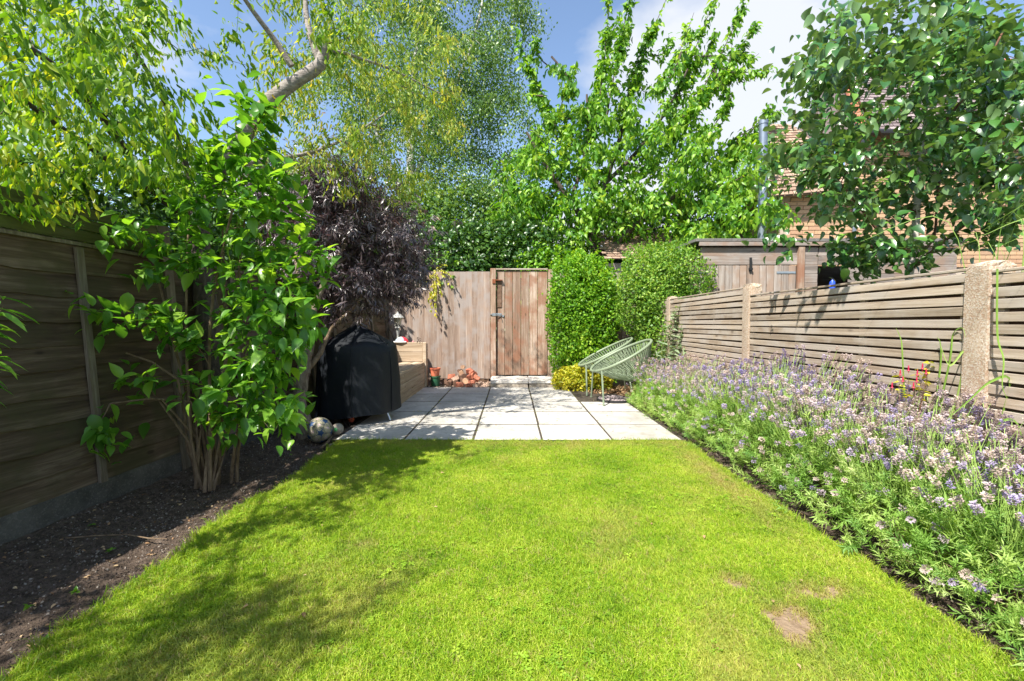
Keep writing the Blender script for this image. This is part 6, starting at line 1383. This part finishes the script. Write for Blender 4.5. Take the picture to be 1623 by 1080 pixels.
def tile_roof(name, p00, p10, p01, p11, rows, cols, mat, parent):
    """tiles on the quad eaves-left, eaves-right, ridge-left, ridge-right"""
    p00, p10, p01, p11 = map(np.array, (p00, p10, p01, p11)); nrm = np.cross(p10 - p00, p01 - p00).astype(float); nrm /= np.linalg.norm(nrm)
    if nrm[2] < 0: nrm = -nrm
    L, RR, V, F = [], [], [], []
    for j in range(rows):
        t0, t1 = j / rows, (j + 1.25) / rows; a0, b0_, a1, b1_ = p00 + (p01 - p00) * t0, p10 + (p11 - p10) * t0, p00 + (p01 - p00) * t1, p10 + (p11 - p10) * t1
        for i in range(cols):
            s0, s1 = (i + .5 * (j % 2)) / cols + .03 / cols, (i + 1 + .5 * (j % 2)) / cols - .03 / cols
            if s1 > 1.02: continue
            lift = .026 + rng.uniform(-.003, .004); q = [a0 + (b0_ - a0) * s0 + nrm * lift, a0 + (b0_ - a0) * s1 + nrm * lift, a1 + (b1_ - a1) * s1 + nrm * .004, a1 + (b1_ - a1) * s0 + nrm * .004]
            k = len(V); V += q + [q[0] - nrm * .018, q[1] - nrm * .018]; F += [(k, k + 1, k + 2, k + 3), (k + 4, k + 5, k + 1, k)]
    me = mesh(name, np.array(V) - np.array(parent.location), np.array(F), rnd=np.repeat(rng.random(len(V) // 6), 6)); link(name, me, mat, parent, tuple(parent.location), None, 'stuff')
def tile_mat(name, cs):
    m, t, b, o = new_mat(name); at = N(t, 'ShaderNodeAttribute', attribute_name='rnd'); v = obj_coord(t)
    c = ramp(t, at.outputs['Fac'], [(.1, cs[0]), (.5, cs[1]), (.9, cs[2])]); c = mix(t, .3, c, ramp(t, noise(t, v, 12, 5, .7), [(.3, cs[0]), (.7, cs[2])])); t.links.new(c, b.inputs['Base Color']); b.inputs['Roughness'].default_value = .9; return m
M['tile'] = tile_mat('clay_tile', ((.20, .13, .09), (.33, .22, .16), (.42, .30, .22))); M['tile2'] = tile_mat('grey_tile', ((.12, .09, .09), (.22, .17, .17), (.32, .26, .25)))
tile_roof('roof_tiles', (4.35, HY - .25, 3.22), (6.4, HY - .25, 3.40), (5.9, HY + 2.2, 5.55), (6.4, HY + 2.2, 5.55), 24, 13, M['tile'], hs)
MB().add([(4.35, HY - .25, 3.21), (6.4, HY - .25, 3.39), (6.4, HY + 2.2, 5.54), (5.9, HY + 2.2, 5.54), (5.9, HY + 3.2, 3.3), (4.35, HY + 3.2, 3.21)], [(0, 1, 2, 3), (0, 3, 4, 5)]).build('roof_deck', M['tile'], hs, base=tuple(hs.location))
tile_roof('roof_tiles', (6.1, HY - .3, 4.38), (13.0, HY - .3, 4.38), (7.6, HY + 2.4, 7.0), (13.0, HY + 2.4, 7.0), 26, 40, M['tile2'], hs)
MB().add([(6.1, HY - .3, 4.37), (13.0, HY - .3, 4.37), (13.0, HY + 2.4, 6.99), (7.6, HY + 2.4, 6.99), (6.1, HY + 3, 4.37)], [(0, 1, 2, 3), (0, 3, 4)]).build('roof_deck', M['tile2'], hs, base=tuple(hs.location))
MB().tube([(6.12, HY - .32, 4.34), (13, HY - .32, 4.34)], .055, 8).build('gutter', M['black_plastic'], hs, base=tuple(hs.location))
MB().tube([(6.22, HY - .06, 2.2), (6.22, HY - .06, 4.0), (6.22, HY - .30, 4.34)], .035, 8).build('drainpipe', M['zinc'], hs, smooth=True, base=tuple(hs.location))
MB().tube([(7.5, HY + 2.38, 7.03), (13, HY + 2.38, 7.03)], .09, 8).build('ridge_tiles', M['terracotta'], hs, base=tuple(hs.location))
MB().tube([(6.15, HY - .28, 4.42), (7.6, HY + 2.38, 7.02)], .07, 8).build('ridge_tiles', M['brick_red'], hs, base=tuple(hs.location))
fp = MB(); a_, b_ = P(1210, 335, 8.0), P(1210, 192, 8.0); fp.tube([(a_[0], 8.0, a_[2] - 2.6), tuple(b_)], .070, 16); fp.tube([tuple(b_ - [0, 0, .06]), tuple(b_ + [0, 0, .005])], .078, 16); fp.tube([tuple(P(1210, 262, 8)), tuple(P(1210, 258, 8))], .077, 16)
tag(fp.build('flue_pipe', M['zinc'], None, smooth=True, base=(a_[0], 8.0, 0)), 'grey metal flue pipe standing against the sky left of the brick house', 'flue')
# low tiled lean-to behind the rounded evergreen
lo_ = empty('tiled_outhouse', (3.1, 9.2, 0), 'low outhouse with old brown tiles glimpsed left of the shed roof', 'outbuilding')
MB().box((2.6, 1.6, 2.2), (3.2, 9.9, 1.1)).build('wall', M['mortar'], lo_, base=(3.1, 9.2, 0)); tile_roof('roof_tiles', (1.8, 8.95, 2.25), (4.6, 8.95, 2.25), (1.8, 10.4, 3.05), (4.6, 10.4, 3.05), 12, 17, M['tile'], lo_)

# ------------------------------------------------------------------ neighbour's glazed garden building at the left
nb_ = empty('garden_building', (-5.2, 3.6, 0), 'pale grey glazed garden building beyond the top of the left fence', 'outbuilding')
M['nwhite'] = plain('grey_white_paint', (.42, .45, .50), .5, 0, 6, .15); M['nglass'] = plain('dark_glass', (.03, .04, .05), .1)
MB().box((3.0, 3.6, 2.3), (-6.3, 3.9, 1.15)).build('wall', M['nglass'], nb_, base=(-5.2, 3.6, 0))
for y_ in np.arange(2.2, 5.7, .22): box('glazing_bar', (.05, .05, .62), (-4.775, y_, 1.98), M['nwhite'], nb_)
for z in (1.64, 2.32): box('rail', (.07, 3.7, .07), (-4.77, 3.9, z), M['nwhite'], nb_)
for k in range(9): box('roof_panel', (3.1, .39, .02), (-6.2, 2.25 + .41 * k, 2.62), M['nwhite'], nb_, (0, .16, 0))
print('objects', len(bpy.data.objects), 'tris', sum(len(m.polygons) for m in bpy.data.meshes))
